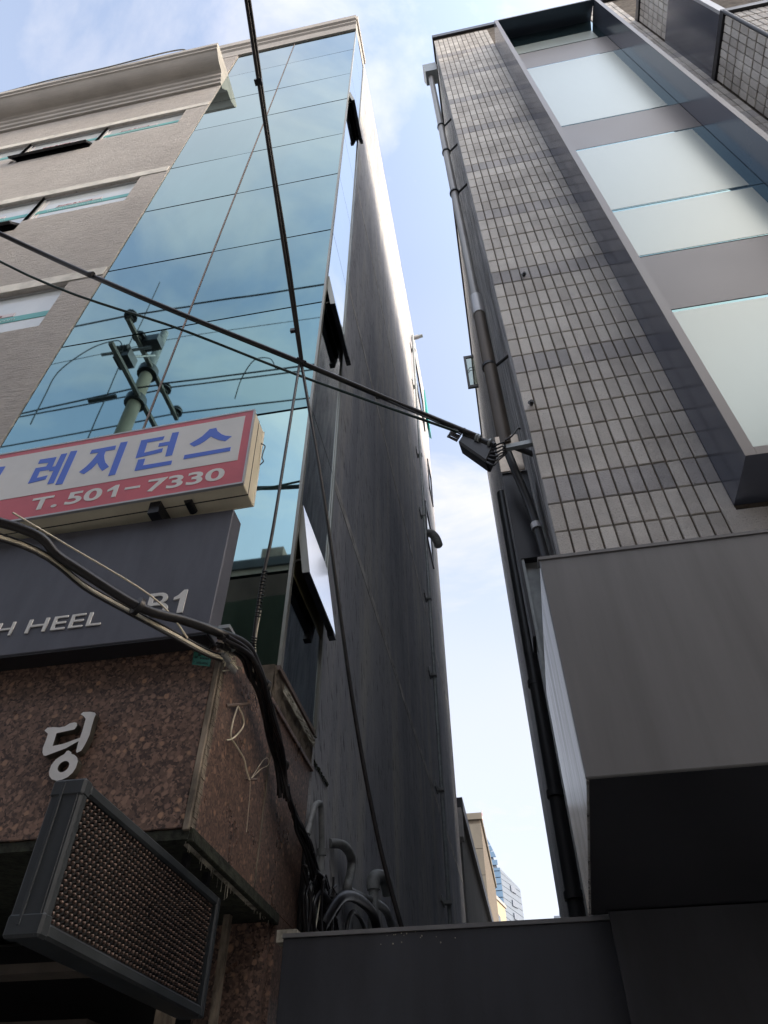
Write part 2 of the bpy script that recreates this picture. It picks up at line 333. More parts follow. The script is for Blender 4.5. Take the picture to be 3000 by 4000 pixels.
# ================================================================== SETTING: ground and road
obj('ground', MB().box(-900, 900, -900, 900, -0.4, -0.02), M['ground'], kind='structure')
obj('road', MB().box(-60, 60, -5.0, 1.7, -0.02, 0.0), M['asphalt'], kind='structure')

# ================================================================== LEFT BUILDING
XL = -1.0; YG = 2.70; YS = 2.688; YB = 3.36; YE = 12.8
LB = thing('residence_building', (-4.5, 2.7, 0), 'grey residence building with blue mirror glass bay and rough stucco front left of the alley', 'building')
ZJ = [3.412, 4.003, 5.480, 6.957, 8.420, 9.970, 11.425, 13.043, 14.490, 16.164, 17.77]
XJ = [-3.397, -2.241, -1.0]
# alley wall: a body whose top rises slightly to the rear
obj('side_wall', MB().hexa([(-9, YB, 0), (XL, YB, 0), (XL, YE, 0), (-9, YE, 0), (-9, YB, 18.5), (XL, YB, 18.5), (XL, YE, 19.45), (-9, YE, 19.45)]), M['sidewall'], LB)
# faint floor lines of the alley wall
for zz in (5.45, 8.6, 11.7, 14.9):
    obj('floor_ridge', MB().hexa([(XL-0.01, YB+0.02, zz-0.05), (XL+0.003, YB+0.02, zz-0.05), (XL+0.003, YE-0.02, zz-0.05), (XL-0.01, YE-0.02, zz-0.05),
        (XL-0.01, YB+0.02, zz+0.05), (XL+0.003, YB+0.02, zz+0.05), (XL+0.003, YE-0.02, zz+0.05), (XL-0.01, YE-0.02, zz+0.05)]), worn('paler render line', (0.72, 0.70, 0.66), 0.85, var=0.35, scale=5, stretch=(1, 1, 2)), LB)
# glass core behind the panels
obj('glazing_core', MB().box(-3.41, XL-0.03, YG+0.025, YB-0.01, 3.40, 17.77), M['joint'], LB)
def gpanel(x0, x1, z0, z1, m):
    g = 0.012; tl = random.uniform(-0.0016, 0.0016); tz = random.uniform(-0.002, 0.002)
    b = MB().hexa([(x0+g, YG+tl, z0+g), (x1-g, YG-tl, z0+g), (x1-g, YG+0.02, z0+g), (x0+g, YG+0.02, z0+g),
                   (x0+g, YG+tl+tz, z1-g), (x1-g, YG-tl+tz, z1-g), (x1-g, YG+0.02, z1-g), (x0+g, YG+0.02, z1-g)])
    obj('glass_panel', b, m, LB)
for i in range(len(ZJ)-1):
    for j in range(2): gpanel(XJ[j], XJ[j+1], ZJ[i], ZJ[i+1], M['glass_low'] if i == 0 else (M['glass_bright'] if i == 1 else M['glass']))
obj('vertical_joint', MB().box(XJ[1]-0.007, XJ[1]+0.007, YG-0.006, YG+0.01, ZJ[0], 17.77), M['brownjoint'], LB)
obj('corner_trim', MB().box(XL-0.014, XL+0.004, YG-0.004, YG+0.03, ZJ[0], 17.77), M['alu'], LB)
# narrow glass return to the alley
SH = {1: 4.545, 3: 7.49, 7: 13.52}       # rows with an open vent: top of the vent
def spanel(y0, y1, z0, z1, m):
    g = 0.006
    obj('glass_panel', MB().box(XL-0.02, XL, y0+g, y1-g, z0+g, z1-g), m, LB)
sm_ = M['glass_side']
for i in range(len(ZJ)-1):
    z0 = ZJ[i]; mm = sm_
    if i in SH: z0 = SH[i]
    spanel(YG+0.035, YB-0.02, z0, ZJ[i+1], mm)
obj('side_trim', MB().box(XL-0.02, XL+0.012, YB-0.018, YB+0.012, 3.38, 18.0), M['alu'], LB)
for i, zt in SH.items():
    z0 = ZJ[i]; y0 = YG+0.04; y1 = YB-0.025; h = zt-z0-0.01; op = 0.08; dx = lambda k: op*k
    fr = MB(); th = 0.035; w = 0.035
    def P(yy, k, out): return (XL+0.004+dx(k)+out, yy, zt-h*k)      # k 0 at the hinge, 1 at the bottom rail
    def bar(ya, yb, ka, kb):
        fr.hexa([P(ya, kb, -th), P(ya, kb, 0), P(yb, kb, 0), P(yb, kb, -th), P(ya, ka, -th), P(ya, ka, 0), P(yb, ka, 0), P(yb, ka, -th)])
    bar(y0, y0+w, 0, 1); bar(y1-w, y1, 0, 1); bar(y0+w, y1-w, 0, w/h); bar(y0+w, y1-w, 1-w/h, 1)
    so_ = obj('vent_sash', fr, M['black'], LB, label='black vent sash propped open')
    pn = MB(); pn.hexa([P(y0, 1, 0.0015), P(y0, 1, 0.007), P(y1, 1, 0.007), P(y1, 1, 0.0015), P(y0, 0, 0.0015), P(y0, 0, 0.007), P(y1, 0, 0.007), P(y1, 0, 0.0015)])
    obj('pane', pn, M['whitesash'] if i == 1 else M['glass_side'], so_)
    ed = MB(); ed.hexa([P(y0-0.003, 1, -th), P(y0-0.003, 1, 0.007), P(y0-0.001, 1, 0.007), P(y0-0.001, 1, -th), P(y0-0.003, 0, -th), P(y0-0.003, 0, 0.007), P(y0-0.001, 0, 0.007), P(y0-0.001, 0, -th)])
    obj('sash_edge', ed, M['alu'], so_)
    obj('stay', MB().tube([P(y0+0.06, 0.7, -th), (XL-0.03, y0+0.05, zt-h*0.75)], 0.006, 6), M['alu'], so_)
    obj('foot', MB().hexa([P(y1-0.05, 1.07, -th), P(y1-0.05, 1.07, 0.007), P(y1, 1.07, 0.007), P(y1, 1.07, -th), P(y1-0.05, 1, -th), P(y1-0.05, 1, 0.007), P(y1, 1, 0.007), P(y1, 1, -th)]), M['black'], so_)
    obj('vent_reveal', MB().box(XL-0.028, XL-0.02, YG+0.03, YB-0.02, z0, zt).box(XL-0.03, XL-0.002, YG+0.03, YG+0.045, z0, zt).box(XL-0.03, XL+0.002, YG+0.03, YB-0.02, z0-0.006, z0+0.012),
        M['olive'] if i == 1 else M['black'], LB)
# coping over the glass
cp = [(2.90, 17.80), (2.672, 17.80), (2.665, 18.20), (2.63, 18.24), (2.63, 18.34), (2.59, 18.37), (2.585, 18.62), (3.0, 18.62)]
obj('coping', MB().prism(cp, -5.2, XL-0.001, plane='yz'), M['cornice'], LB)
obj('coping_return', MB().box(-1.6, XL+0.006, 2.93, YB+0.02, 17.80, 18.60).box(-1.3, XL+0.03, 2.62, YB+0.05, 18.38, 18.66), M['cornice'], LB)
obj('upper_wall', MB().box(-5.2, -3.402, 2.68, YB-0.012, 15.7, 17.80), M['stucco'], LB)
# stucco front with window openings
def holed(x0, x1, z0, z1, y, holes, depth):
    mb = MB(); xs = sorted({x0, x1, *[h[0] for h in holes], *[h[1] for h in holes]}); zs = sorted({z0, z1, *[h[2] for h in holes], *[h[3] for h in holes]})
    for a, b in zip(xs, xs[1:]):
        for c, d in zip(zs, zs[1:]):
            mx_, mz_ = (a+b)/2, (c+d)/2
            if any(h[0] < mx_ < h[1] and h[2] < mz_ < h[3] for h in holes): continue
            mb.quad((a, y, c), (b, y, c), (b, y, d), (a, y, d))
    for a, b, c, d in holes:
        mb.quad((a, y, c), (a, y, d), (a, y+depth, d), (a, y+depth, c)); mb.quad((b, y, c), (b, y+depth, c), (b, y+depth, d), (b, y, d))
        mb.quad((a, y, c), (a, y+depth, c), (b, y+depth, c), (b, y, c)); mb.quad((a, y, d), (b, y, d), (b, y+depth, d), (a, y+depth, d))
    mb.quad((x1, y, z0), (x1, y+0.06, z0), (x1, y+0.06, z1), (x1, y, z1)); mb.quad((x0, y, z0), (x1, y, z0), (x1, y+0.06, z0), (x0, y+0.06, z0))
    return mb
rows = [(13.65, 13.36, 14.38), (10.50, 10.22, 11.31), (7.44, 7.15, 8.32)]     # sill, low sill of the taller unit, head
holes = []; units = []
for zs_, zl, zh in rows:
    units.append(((-5.18, -3.78, zs_, zh), (-6.58, -5.18, zl, zh), (-7.98, -6.58, zs_, zh)))
    holes += [(-5.18, -3.78, zs_, zh), (-6.58, -5.18, zl, zh), (-7.98, -6.58, zs_, zh)]
wl = holed(-9.0, -3.392, 3.45, 15.75, YS, holes, 0.05)
obj('stucco_wall', wl, M['stucco'], LB)
obj('wall_core', MB().box(-9.0, -3.42, YS+0.09, YB-0.012, 0.0, 15.74), M['void'], LB)
for zs_, zl, zh in rows:
    obj('head_band', MB().box(-9.0, -3.404, YS-0.010, YS-0.0005, zh+0.012, zh+0.19), M['stucco_smooth'], LB, bev=0.006)
for r, (us, (zs_, zl, zh)) in enumerate(zip(units, rows)):
    for q, (a, b, c, d) in enumerate(us):
        wf = MB(); f = 0.028; y0 = YS+0.035; y1 = YS+0.075
        wf.box(a, b, y0, y1, d-f, d).box(a, b, y0, y1, c, c+f).box(a, a+f, y0, y1, c+f, d-f).box(b-f, b, y0, y1, c+f, d-f)
        win = obj('window', wf, M['palealu'], LB)
        zc = zs_ if q == 1 else c+f
        obj('pane', MB().box(a+f, b-f, YS+0.055, YS+0.065, zc, d-f), M['film'], win)
        obj('film_stripe', MB().box(a+f, b-f-0.01, YS+0.050, YS+0.0545, zs_+0.305, zs_+0.41), M['teal'], win)
        xr = b-0.50
        obj('film_label', MB().box(xr-0.62, xr+0.03, YS+0.050, YS+0.0545, zs_+0.425, zs_+0.49), M['label'], win)
        obj('film_lettering', text_mesh('Study & Living', xr-0.60, xr-0.10, zs_+0.437, zs_+0.478, YS+0.0495, 0.002, 0.0, M['redtext']), M['redtext'], win)
        obj('film_lettering', text_mesh('www.residence.com', xr-0.72, xr+0.08, zs_+0.325, zs_+0.39, YS+0.0495, 0.002, 0.0, M['paletext']), M['paletext'], win)
        obj('film_edge', MB().box(a+0.07, a+0.085, YS+0.051, YS+0.0545, zc+0.02, d-0.05), M['label'], win)
        if q == 1:     # projecting lower sash of the taller unit
            zt = zs_-0.005; hh = zs_-c-0.06; o_ = 0.13; s2 = MB()
            def Q(xx, k, out): return (xx, YS+0.03-o_*k-out, zt-hh*k)
            def bar2(xa, xb, ka, kb, th=0.035):
                s2.hexa([Q(xa, kb, 0), Q(xb, kb, 0), Q(xb, kb, -th), Q(xa, kb, -th), Q(xa, ka, 0), Q(xb, ka, 0), Q(xb, ka, -th), Q(xa, ka, -th)])
            bar2(a+f, a+f+0.035, 0, 1); bar2(b-f-0.035, b-f, 0, 1); bar2(a+f+0.035, b-f-0.035, 0, 0.07); bar2(a+f+0.035, b-f-0.035, 0.90, 1)
            obj('vent_sash', s2, M['black'], win)
            g2 = MB(); g2.hexa([Q(a+f+0.03, 0.95, 0.002), Q(b-f-0.03, 0.95, 0.002), Q(b-f-0.03, 0.95, -0.004), Q(a+f+0.03, 0.95, -0.004), Q(a+f+0.03, 0.03, 0.002), Q(b-f-0.03, 0.03, 0.002), Q(b-f-0.03, 0.03, -0.004), Q(a+f+0.03, 0.03, -0.004)])
            obj('vent_pane', g2, M['pane_far'], win)
# cornice of the stucco part
cor = [(2.70, 15.60), (2.645, 15.60), (2.64, 15.68), (2.61, 15.70), (2.60, 15.79), (2.57, 15.81), (2.56, 15.90), (2.52, 15.93)]
for k in range(1, 9):
    u = k/8; cor.append((2.52-0.27*(u**0.75), 15.93+0.17*(u**1.8)))
cor += [(2.225, 16.11), (2.22, 16.17), (2.19, 16.19), (2.185, 16.32), (2.70, 16.36)]
obj('cornice', MB().prism(cor, -9.2, -3.385, plane='yz'), M['cornice'], LB)
# granite shop front
obj('granite_core', MB().box(-9.0, XL-0.03, 2.11, 3.30, 2.46, 3.17), M['void'], LB)
for (xa, xb) in ((-9.0, -7.4), (-7.4, -5.8), (-5.8, -4.2), (-4.2, -2.60), (-2.60, -1.028)):
    obj('granite_slab', MB().box(xa+0.002, xb-0.002, 2.08, 2.105, 2.44, 3.185), M['granite'], LB, bev=0.002)
for (ya, yb, zb) in ((2.11, 2.70, 2.44), (2.712, 3.318, 2.44)):
    obj('granite_slab', MB().box(XL-0.025, XL, ya+0.002, yb-0.002, zb, 3.185), M['granite'], LB, bev=0.002)
obj('slab_joint', MB().box(XL-0.02, XL+0.0015, 2.699, 2.713, 2.44, 3.185), M['granite_edge'], LB)
obj('corner_strip', MB().box(XL-0.028, XL-0.006, 2.075, 2.108, 2.43, 3.19), M['granite_edge'], LB, bev=0.003)
cs = MB()
for k in range(46):     # crumbling putty along the corner
    z = 2.44+0.74*k/46; w = random.uniform(0.002, 0.010); cs.box(XL-0.010-w, XL-0.002+w*0.3, 2.082, 2.106+w, z, z+0.0145)
obj('putty', cs, M['granite_edge'], LB, kind='stuff')
obj('granite_pillar', MB().box(-1.30, XL, 3.01, 3.32, 0, 2.438), M['granite'], LB)
obj('lower_slab', MB().box(-1.18, -1.02, 2.97, 3.006, 0, 2.40), M['granite'], LB)
ld = MB().box(-9.0, XL-0.006, 2.085, 3.0, 2.405, 2.436)
obj('soffit_ledge', ld, M['moss'], LB)
obj('ledge_edge', MB().box(XL-0.014, XL+0.008, 2.09, 3.02, 2.398, 2.440), M['moss'], LB, bev=0.004)
stl = MB()
for k in range(70):     # lime drips
    y = 2.1+0.88*(k+random.random())/70; L_ = random.choice((0.006, 0.012, 0.02, 0.035))*random.uniform(0.5, 1.3)*(1.5 if 2.2 < y < 2.65 else 0.7)
    xx = XL-0.012-random.uniform(0, 0.02)
    stl.tube([(xx, y, 2.41), (xx+0.001, y, 2.41-L_)], random.uniform(0.002, 0.0045), 5, taper=0.0008)
stl.box(XL-0.032, XL-0.010, 2.12, 2.80, 2.399, 2.4045)
obj('lime_drips', stl, M['limewash'], LB, kind='stuff')
# cement band above the granite on the alley side
def rough_strip(y0, y1, z0, z1, x, amp, n=26, m=6):
    mb = MB(); vs = []
    for i in range(n+1):
        for j in range(m+1):
            e = 0 if j in (0, m) else 1
            vs.append((x+amp*random.uniform(-1, 1)*(0.3+0.7*e), y0+(y1-y0)*i/n, z0+(z1-z0)*j/m+amp*0.6*random.uniform(-1, 1)))
    mb.add(vs, [(i*(m+1)+j, (i+1)*(m+1)+j, (i+1)*(m+1)+j+1, i*(m+1)+j+1) for i in range(n) for j in range(m)]); return mb
obj('cement_core', MB().box(-3.38, XL-0.012, 2.66, 3.33, 3.19, 3.40).box(-9.0, -1.05, 2.12, 2.66, 3.17, 3.20), M['cement'], LB)
obj('cement_patch', rough_strip(2.66, 3.36, 3.19, 3.385, XL-0.006, 0.004), M['cement'], LB)
obj('lime_patch', rough_strip(2.76, 3.34, 3.305, 3.355, XL+0.010, 0.003), M['limewash'], LB)
obj('top_trim', MB().box(-1.3, XL+0.010, 2.62, 3.35, 3.186, 3.205), M['granite'], LB)
obj('glass_sill', MB().box(-3.40, XL+0.006, YG-0.012, YB, 3.386, 3.410), M['brownjoint'], LB)
obj('moss_crack', rough_strip(3.37, 3.66, 3.235, 3.262, XL+0.004, 0.008, 24, 3), M['moss'], LB)
# dark recess under the granite
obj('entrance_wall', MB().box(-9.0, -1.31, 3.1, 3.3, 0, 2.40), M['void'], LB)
obj('entrance_beam', MB().box(-9.0, -1.55, 2.7, 3.0, 1.98, 2.06).box(-9.0, -1.4, 2.5, 2.6, 2.16, 2.19), worn('dim entrance trim', (0.10, 0.085, 0.07), 0.8), LB)
obj('entrance_frame', MB().box(-1.30, -1.24, 2.70, 2.74, 0, 2.40).box(-1.16, -1.135, 2.84, 2.87, 0, 2.40), M['granite_edge'], LB)
# far windows, duct and awning on the alley wall
for (ya, yb, za, zb) in ((9.9, 11.6, 16.3, 17.6), (10.3, 11.3, 11.2, 12.3), (11.7, 12.4, 14.2, 15.3)):
    w = obj('side_window', MB().box(XL-0.01, XL+0.03, ya, yb, za, za+0.05).box(XL-0.01, XL+0.03, ya, yb, zb-0.05, zb).box(XL-0.01, XL+0.03, ya, ya+0.05, za, zb).box(XL-0.01, XL+0.03, yb-0.05, yb, za, zb), M['black'], LB)
    obj('pane', MB().box(XL+0.002, XL+0.012, ya+0.05, yb-0.05, za+0.05, zb-0.05), M['pane_far'], w)

# ------------------------------------------------------------------ fittings on the alley wall
cd = thing('wall_conduit', (-0.94, 9.4, 0), 'long thin grey conduit clipped up the far end of the left alley wall', 'pipe')
obj('tube', MB().tube([(-0.93, 9.45, 2.5), (-0.93, 9.4, 8), (-0.93, 9.3, 17.4)], 0.028, 8), M['zinc'], cd)
for z in (4.2, 5.6, 7.4, 8.9, 10.9, 12.7, 15.2, 16.8):
    obj('clip', MB().box(-1.0, -0.89, 9.33, 9.42, z, z+0.035).box(-1.0, -0.98, 9.15, 9.42, z-0.02, z+0.05), M['pvc'], cd)
v = thing('vent_pipe', (-1, 9.6, 17.5), 'short pale pipe sticking out high on the left alley wall', 'pipe')
obj('tube', MB().tube([(-1.02, 9.6, 17.75), (-0.80, 9.6, 17.79)], 0.06, 10), M['palealu'], v)
obj('cap', MB().tube([(-0.80, 9.6, 17.79), (-0.70, 9.6, 17.81)], 0.048, 10), M['zinc'], v)
aw = thing('teal_awning', (-1, 12.4, 18.5), 'narrow teal awning edge on the far top corner of the left wall', 'awning')
obj('sheet', MB().hexa([(-1, 12.35, 17.9), (-0.93, 12.35, 17.8), (-0.93, 13.1, 17.8), (-1, 13.1, 17.9), (-1, 12.35, 19.3), (-0.97, 12.35, 19.3), (-0.97, 13.1, 19.3), (-1, 13.1, 19.3)]), M['teal2'], aw)
hs = MB(); pp = smooth_path([(-1.0, 10.2, 11.25), (-0.88, 10.2, 11.2), (-0.80, 10.2, 11.05), (-0.76, 10.2, 10.85)], 5)
hs.tube(pp, 0.075, 10)
for i in range(len(pp)-1): hs.tube([pp[i], pp[i]*0.7+pp[i+1]*0.3], 0.09, 10)
solo('flexible_duct', hs, M['pvc'], 'grey ribbed flexible duct hanging from the left alley wall', 'duct')
a_ = thing('arched_conduit', (-0.98, 3.4, 2.9), 'grey arched conduit on the left wall beside the granite pillar', 'pipe')
obj('tube', MB().tube(smooth_path([(-0.975, 3.27, 2.84), (-0.972, 3.34, 2.99), (-0.97, 3.41, 3.045), (-0.968, 3.455, 3.045), (-0.967, 3.48, 2.97), (-0.967, 3.52, 2.80), (-0.967, 3.54, 2.3)], 5), 0.016, 8), M['pvc'], a_)
obj('coupling', MB().tube([(-0.967, 3.515, 2.86), (-0.967, 3.52, 2.83)], 0.024, 10), M['pvc'], a_)
solo('grey_hose', MB().tube(smooth_path([(-1.0, 3.78, 2.98), (-0.955, 3.86, 3.0), (-0.95, 4.0, 3.018), (-0.95, 4.11, 3.0), (-0.95, 4.10, 2.93), (-0.95, 4.03, 2.84), (-0.95, 4.08, 2.825), (-0.95, 4.394, 2.886), (-0.95, 4.82, 2.973), (-0.95, 5.253, 3.022), (-0.95, 5.6, 2.9)], 5), 0.026, 8), M['pvc'], 'grey hose curling out of the left wall above the black gate', 'hose')
e_ = thing('white_vent_elbow', (-0.93, 4.7, 2.9), 'white plastic vent pipe with elbow rising behind the black gate', 'pipe')
obj('tube', MB().tube([(-0.93, 4.66, 2.4), (-0.93, 4.66, 3.03)], 0.032, 12), M['pvc'], e_)
obj('elbow', MB().tube(smooth_path([(-0.93, 4.66, 3.0), (-0.93, 4.665, 3.07), (-0.90, 4.74, 3.10), (-0.88, 4.82, 3.09), (-0.87, 4.87, 3.03)], 5), 0.042, 12), M['pvc'], e_)
solo('black_hose', MB().tube(smooth_path([(-0.93, 3.45, 2.5), (-0.9, 3.6, 2.64), (-0.9, 3.827, 2.73), (-0.9, 4.117, 2.79), (-0.9, 4.42, 2.82), (-0.9, 4.60, 2.78), (-0.9, 4.75, 2.6)], 6), 0.028, 8), M['cable'], 'thick black hose arching over the top edge of the black gate', 'hose')
solo('thin_hose', MB().tube(smooth_path([(-0.9, 3.8, 2.5), (-0.9, 3.87, 2.64), (-0.9, 4.0, 2.70), (-0.9, 4.2, 2.70), (-0.9, 4.35, 2.64), (-0.9, 4.45, 2.5)], 6), 0.012, 6), M['cable'], 'thin black hose making a small arch inside the thick one', 'hose')

# ================================================================== RIGHT BUILDING (tiled)
YR = 2.60; XR = 0.387; ZT = 15.04
RB = thing('tiled_building', (3.5, 2.6, 0), 'stone tiled building with a framed glass bay right of the alley', 'building')
sidex = lambda y: XR+0.012+0.0098*(y-YR)
obj('side_wall', MB().hexa([(sidex(YR)-0.004, YR+0.02, 0), (9, YR+0.02, 0), (9, 12.1, 0), (sidex(12.1), 12.1, 0), (sidex(YR)-0.004, YR+0.02, ZT), (9, YR+0.02, ZT), (9, 12.1, ZT), (sidex(12.1), 12.1, ZT)]), M['ribwall'], RB)
obj('mortar_bed', MB().box(XR+0.001, 5.0, YR+0.0105, YR+0.019, 0.0, ZT), M['mortar'], RB)
cop = MB().hexa([(XR-0.02, YR-0.03, ZT+0.001), (5, YR-0.03, ZT+0.001), (5, 12.15, ZT+0.001), (sidex(12.15)-0.035, 12.15, ZT+0.001), (XR-0.02, YR-0.03, ZT+0.16), (5, YR-0.03, ZT+0.16), (5, 12.15, ZT+0.16), (sidex(12.15)-0.035, 12.15, ZT+0.16)])
obj('roof_coping', cop, M['black'], RB)
TW, TH = 0.0723, 0.1995; JG = 0.010
def tile_geo(w, h, d=0.014, c=0.003, axis='y'):
    mb = MB(); a, b = w/2, h/2
    o = [(-a, -b), (a, -b), (a, b), (-a, b)]; i = [(-a+c, -b+c), (a-c, -b+c), (a-c, b-c), (-a+c, b-c)]
    vs = [(x, d, z) for x, z in o]+[(x, c, z) for x, z in o]+[(x, 0, z) for x, z in i]
    fs = [(0, 1, 5, 4), (1, 2, 6, 5), (2, 3, 7, 6), (3, 0, 4, 7), (4, 5, 9, 8), (5, 6, 10, 9), (6, 7, 11, 10), (7, 4, 8, 11), (8, 9, 10, 11)]
    if axis == 'x': vs = [(y, x, z) for x, y, z in vs]
    mb.add(vs, fs); return mb
zrow0 = 3.951-5*TH
def dark_row(k): return (k-6) % 6 == 0       # k counts rows up from the canopy
tiles = []      # (x, z, w, dark)
for k in range(0, 61):
    zc = zrow0+(k+0.5)*TH
    if zc+TH/2 > ZT+0.05: break
    for q in range(12):
        x0 = XR-0.006+q*TW; x1 = min(x0+TW, 1.247)
        if x1-x0 < 0.02: continue
        tiles.append((x0, x1, zc, dark_row(k)))
tiles.sort(key=lambda t: (t[2]-CH)**2+YR**2+t[0]**2)
proto = {}
cuts = set()
def put_tile(mbs, x0, x1, zc, dark, y=YR, axis='y'):
    g = tile_geo(x1-x0-JG, TH-JG, axis=axis); oy = random.uniform(-0.0015, 0.0015); tz = random.uniform(-0.001, 0.001)
    if axis == 'y': mbs.add([(vx+(x0+x1)/2, vy+y+oy, vz+zc+tz) for vx, vy, vz in g.v], g.f)
    else: mbs.add([(vx+y+oy, vy+(x0+x1)/2, vz+zc+tz) for vx, vy, vz in g.v], g.f)
far = MB(); fard = MB()
for i, (x0, x1, zc, dk) in enumerate(tiles):
    if i < 290 and x1-x0 > TW-0.002:
        dk = dk and random.random() < (0.95 if zc < 5.5 else 0.7); key = (dk,)
        if key not in proto: proto[key] = tile_geo(TW-JG, TH-JG).mesh('tile', M['tile_dark'] if dk else M['tile'])
        o = bpy.data.objects.new('tile', proto[key]); COL.objects.link(o); o.parent = RB
        o.location = ((x0+x1)/2-3.5, YR+random.uniform(-0.002, 0.0015)-2.6, zc+random.uniform(-0.0012, 0.0012))
        o.rotation_euler = (random.uniform(-0.006, 0.006), random.uniform(-0.004, 0.004), random.uniform(-0.012, 0.012))
    else: put_tile(fard if dk else far, x0, x1, zc, dk)
for k in range(0, 61):       # tiles between the bay and the projecting wing, and below the bay
    zc = zrow0+(k+0.5)*TH
    if zc+TH/2 > ZT+0.05: break
    if zc < 4.0:
        for q in range(12, 40): put_tile(fard if dark_row(k) else far, XR-0.006+q*TW, XR-0.006+(q+1)*TW, zc, 0)
    if zc > 6.5:
        for q in range(7): put_tile(fard if dark_row(k) else far, 2.705+q*TW, 2.705+(q+1)*TW, zc, 0)
obj('tile_field', far, M['tile'], RB, kind='stuff')
obj('tile_rows', fard, M['tile_dark'], RB, kind='stuff')
# projecting wing at the right
XW = 3.215; YW = 2.0
obj('wing_core', MB().box(XW+0.014, 6.0, YW+0.014, YR+0.005, 2.9, 13.46), M['mortar'], RB)
wt = MB()
bands = [(2.95, 6.80), (8.70, 10.20), (12.08, 13.37)]
for (za, zb) in bands:
    n = int((zb-za)/TH)
    for k in range(n):
        zc = za+(k+0.5)*(zb-za)/n
        for q in range(8): put_tile(wt, YW+0.004+q*0.0735, YW+0.004+(q+1)*0.0735, zc, 0, XW, 'x')
        for q in range(22): put_tile(wt, XW+0.004+q*TW, XW+0.004+(q+1)*TW, zc, 0, YW)
obj('wing_tiles', wt, M['tile'], RB, kind='stuff')
obj('wing_top', MB().box(XW-0.02, 6.0, YW-0.02, YR, 13.37, 13.50), M['black'], RB)
for (za, zb) in ((10.20, 12.08), (6.80, 8.70)):
    obj('wing_panel', MB().box(XW-0.012, XW+0.013, YW+0.02, YR-0.001, za+0.10, zb), M['bay'], RB)
    obj('wing_sill', MB().box(XW-0.022, 6.0, YW-0.03, YR-0.001, za, za+0.10), M['black'], RB)
    obj('wing_frame', MB().box(XW-0.014, XW+0.06, YW-0.012, YW+0.019, za+0.10, zb).box(XW+0.06, 6.0, YW-0.010, YW+0.013, za+0.10, za+0.18), M['palealu'], RB)
    obj('wing_pane', MB().box(XW+0.06, 6.0, YW+0.02, YW+0.03, za+0.18, zb), M['pane_far'], RB)
obj('wing_corner_pipe', MB().tube([(XW-0.02, YW-0.03, 8.70), (XW-0.02, YW-0.03, 10.2)], 0.018, 8), M['pipedark'], RB)
# framed bay
XB0, XB1, YF, ZB0, ZB1 = 1.243, 2.705, 2.285, 3.98, 13.75; T_ = 0.05
BF = obj('bay_frame', MB().box(XB0, XB0+T_, YF, YR+0.004, ZB0, ZB1).box(XB1-T_, XB1, YF, YR+0.004, ZB0, ZB1).box(XB0+T_, XB1-T_, YF, YR+0.004, ZB0, ZB0+T_)
    .hexa([(XB0+T_, YF, ZB1-T_), (XB1-T_, YF, ZB1-T_), (XB1-T_, YR, ZB1+0.15), (XB0+T_, YR, ZB1+0.15), (XB0+T_, YF, ZB1), (XB1-T_, YF, ZB1), (XB1-T_, YR, ZB1+0.20), (XB0+T_, YR, ZB1+0.20)]), M['bay'], RB, label='deep grey metal frame around the glass bay')
e = 0.003
for nm, bx in (('frame_edge', MB().box(XB0-0.001, XB0+T_, YF-e, YF-0.0005, ZB0, ZB1)), ('frame_edge', MB().box(XB1-T_, XB1+0.001, YF-e, YF-0.0005, ZB0, ZB1)), ('frame_edge', MB().box(XB0+T_+0.001, XB1-T_-0.001, YF-e, YF-0.0005, ZB0, ZB0+T_)), ('frame_edge', MB().box(XB0+T_+0.001, XB1-T_-0.001, YF-e, YF-0.0005, ZB1-T_, ZB1))):
    obj(nm, bx, M['spandrel'], RB)
YP = 2.572
zb = [4.03, 5.75, 6.53, 7.39, 8.89, 9.63, 12.08, 12.86, 13.93]
kinds = ['g', 's', 'g', 'g', 's', 'g', 's', 'g']
obj('bay_backing', MB().box(XB0+T_, XB1-T_, YP+0.012, YR+0.003, 4.03, 13.93), M['joint'], RB)
for k, kd in enumerate(kinds):
    a, b = zb[k], zb[k+1]; g = 0.006
    bx = MB().box(XB0+T_+0.004, XB1-T_-0.004, YP, YP+0.012, a+g, b-g)
    po = obj('bay_pane' if kd == 'g' else 'spandrel_panel', bx, M['bayglass_dark'] if kd == 'g' else M['spandrel'], RB)
    if kd == 'g': obj('film', MB().box(XB0+T_+0.006, XB1-T_-0.11, YP-0.002, YP-0.0005, a+0.02, b-(0.62 if k == 7 else 0.035)), M['bayfilm'], po)
obj('broken_tile', MB().box(1.18, 1.238, 2.59, 2.61, 3.75, 3.955).box(1.23, 1.36, 2.592, 2.61, 2.96, 3.94), M['tile'], RB)
for (x, z) in ((0.885, 3.60), (1.10, 3.72), (0.62, 6.6), (0.43, 5.0)):
    obj('anchor_bolt', MB().tube([(x, 2.61, z), (x+0.003, 2.565, z-0.004)], 0.011, 7).tube([(x, 2.585, z), (x, 2.578, z)], 0.02, 7), M['pipedark'], RB)
# casement window opened over the alley near the roof
cw = obj('open_casement', MB().box(0.235, 0.45, 8.30, 8.34, 14.42, 14.50).box(0.235, 0.45, 8.30, 8.34, 13.33, 13.41).box(0.235, 0.285, 8.30, 8.34, 13.41, 14.42), M['black'], RB)
obj('pane', MB().box(0.285, 0.445, 8.315, 8.325, 13.41, 14.42), M['glass_bay'], cw)
obj('stay', MB().tube([(0.285, 8.29, 13.9), (0.33, 8.28, 14.0), (0.44, 8.28, 14.0)], 0.008, 6), M['pipedark'], cw)

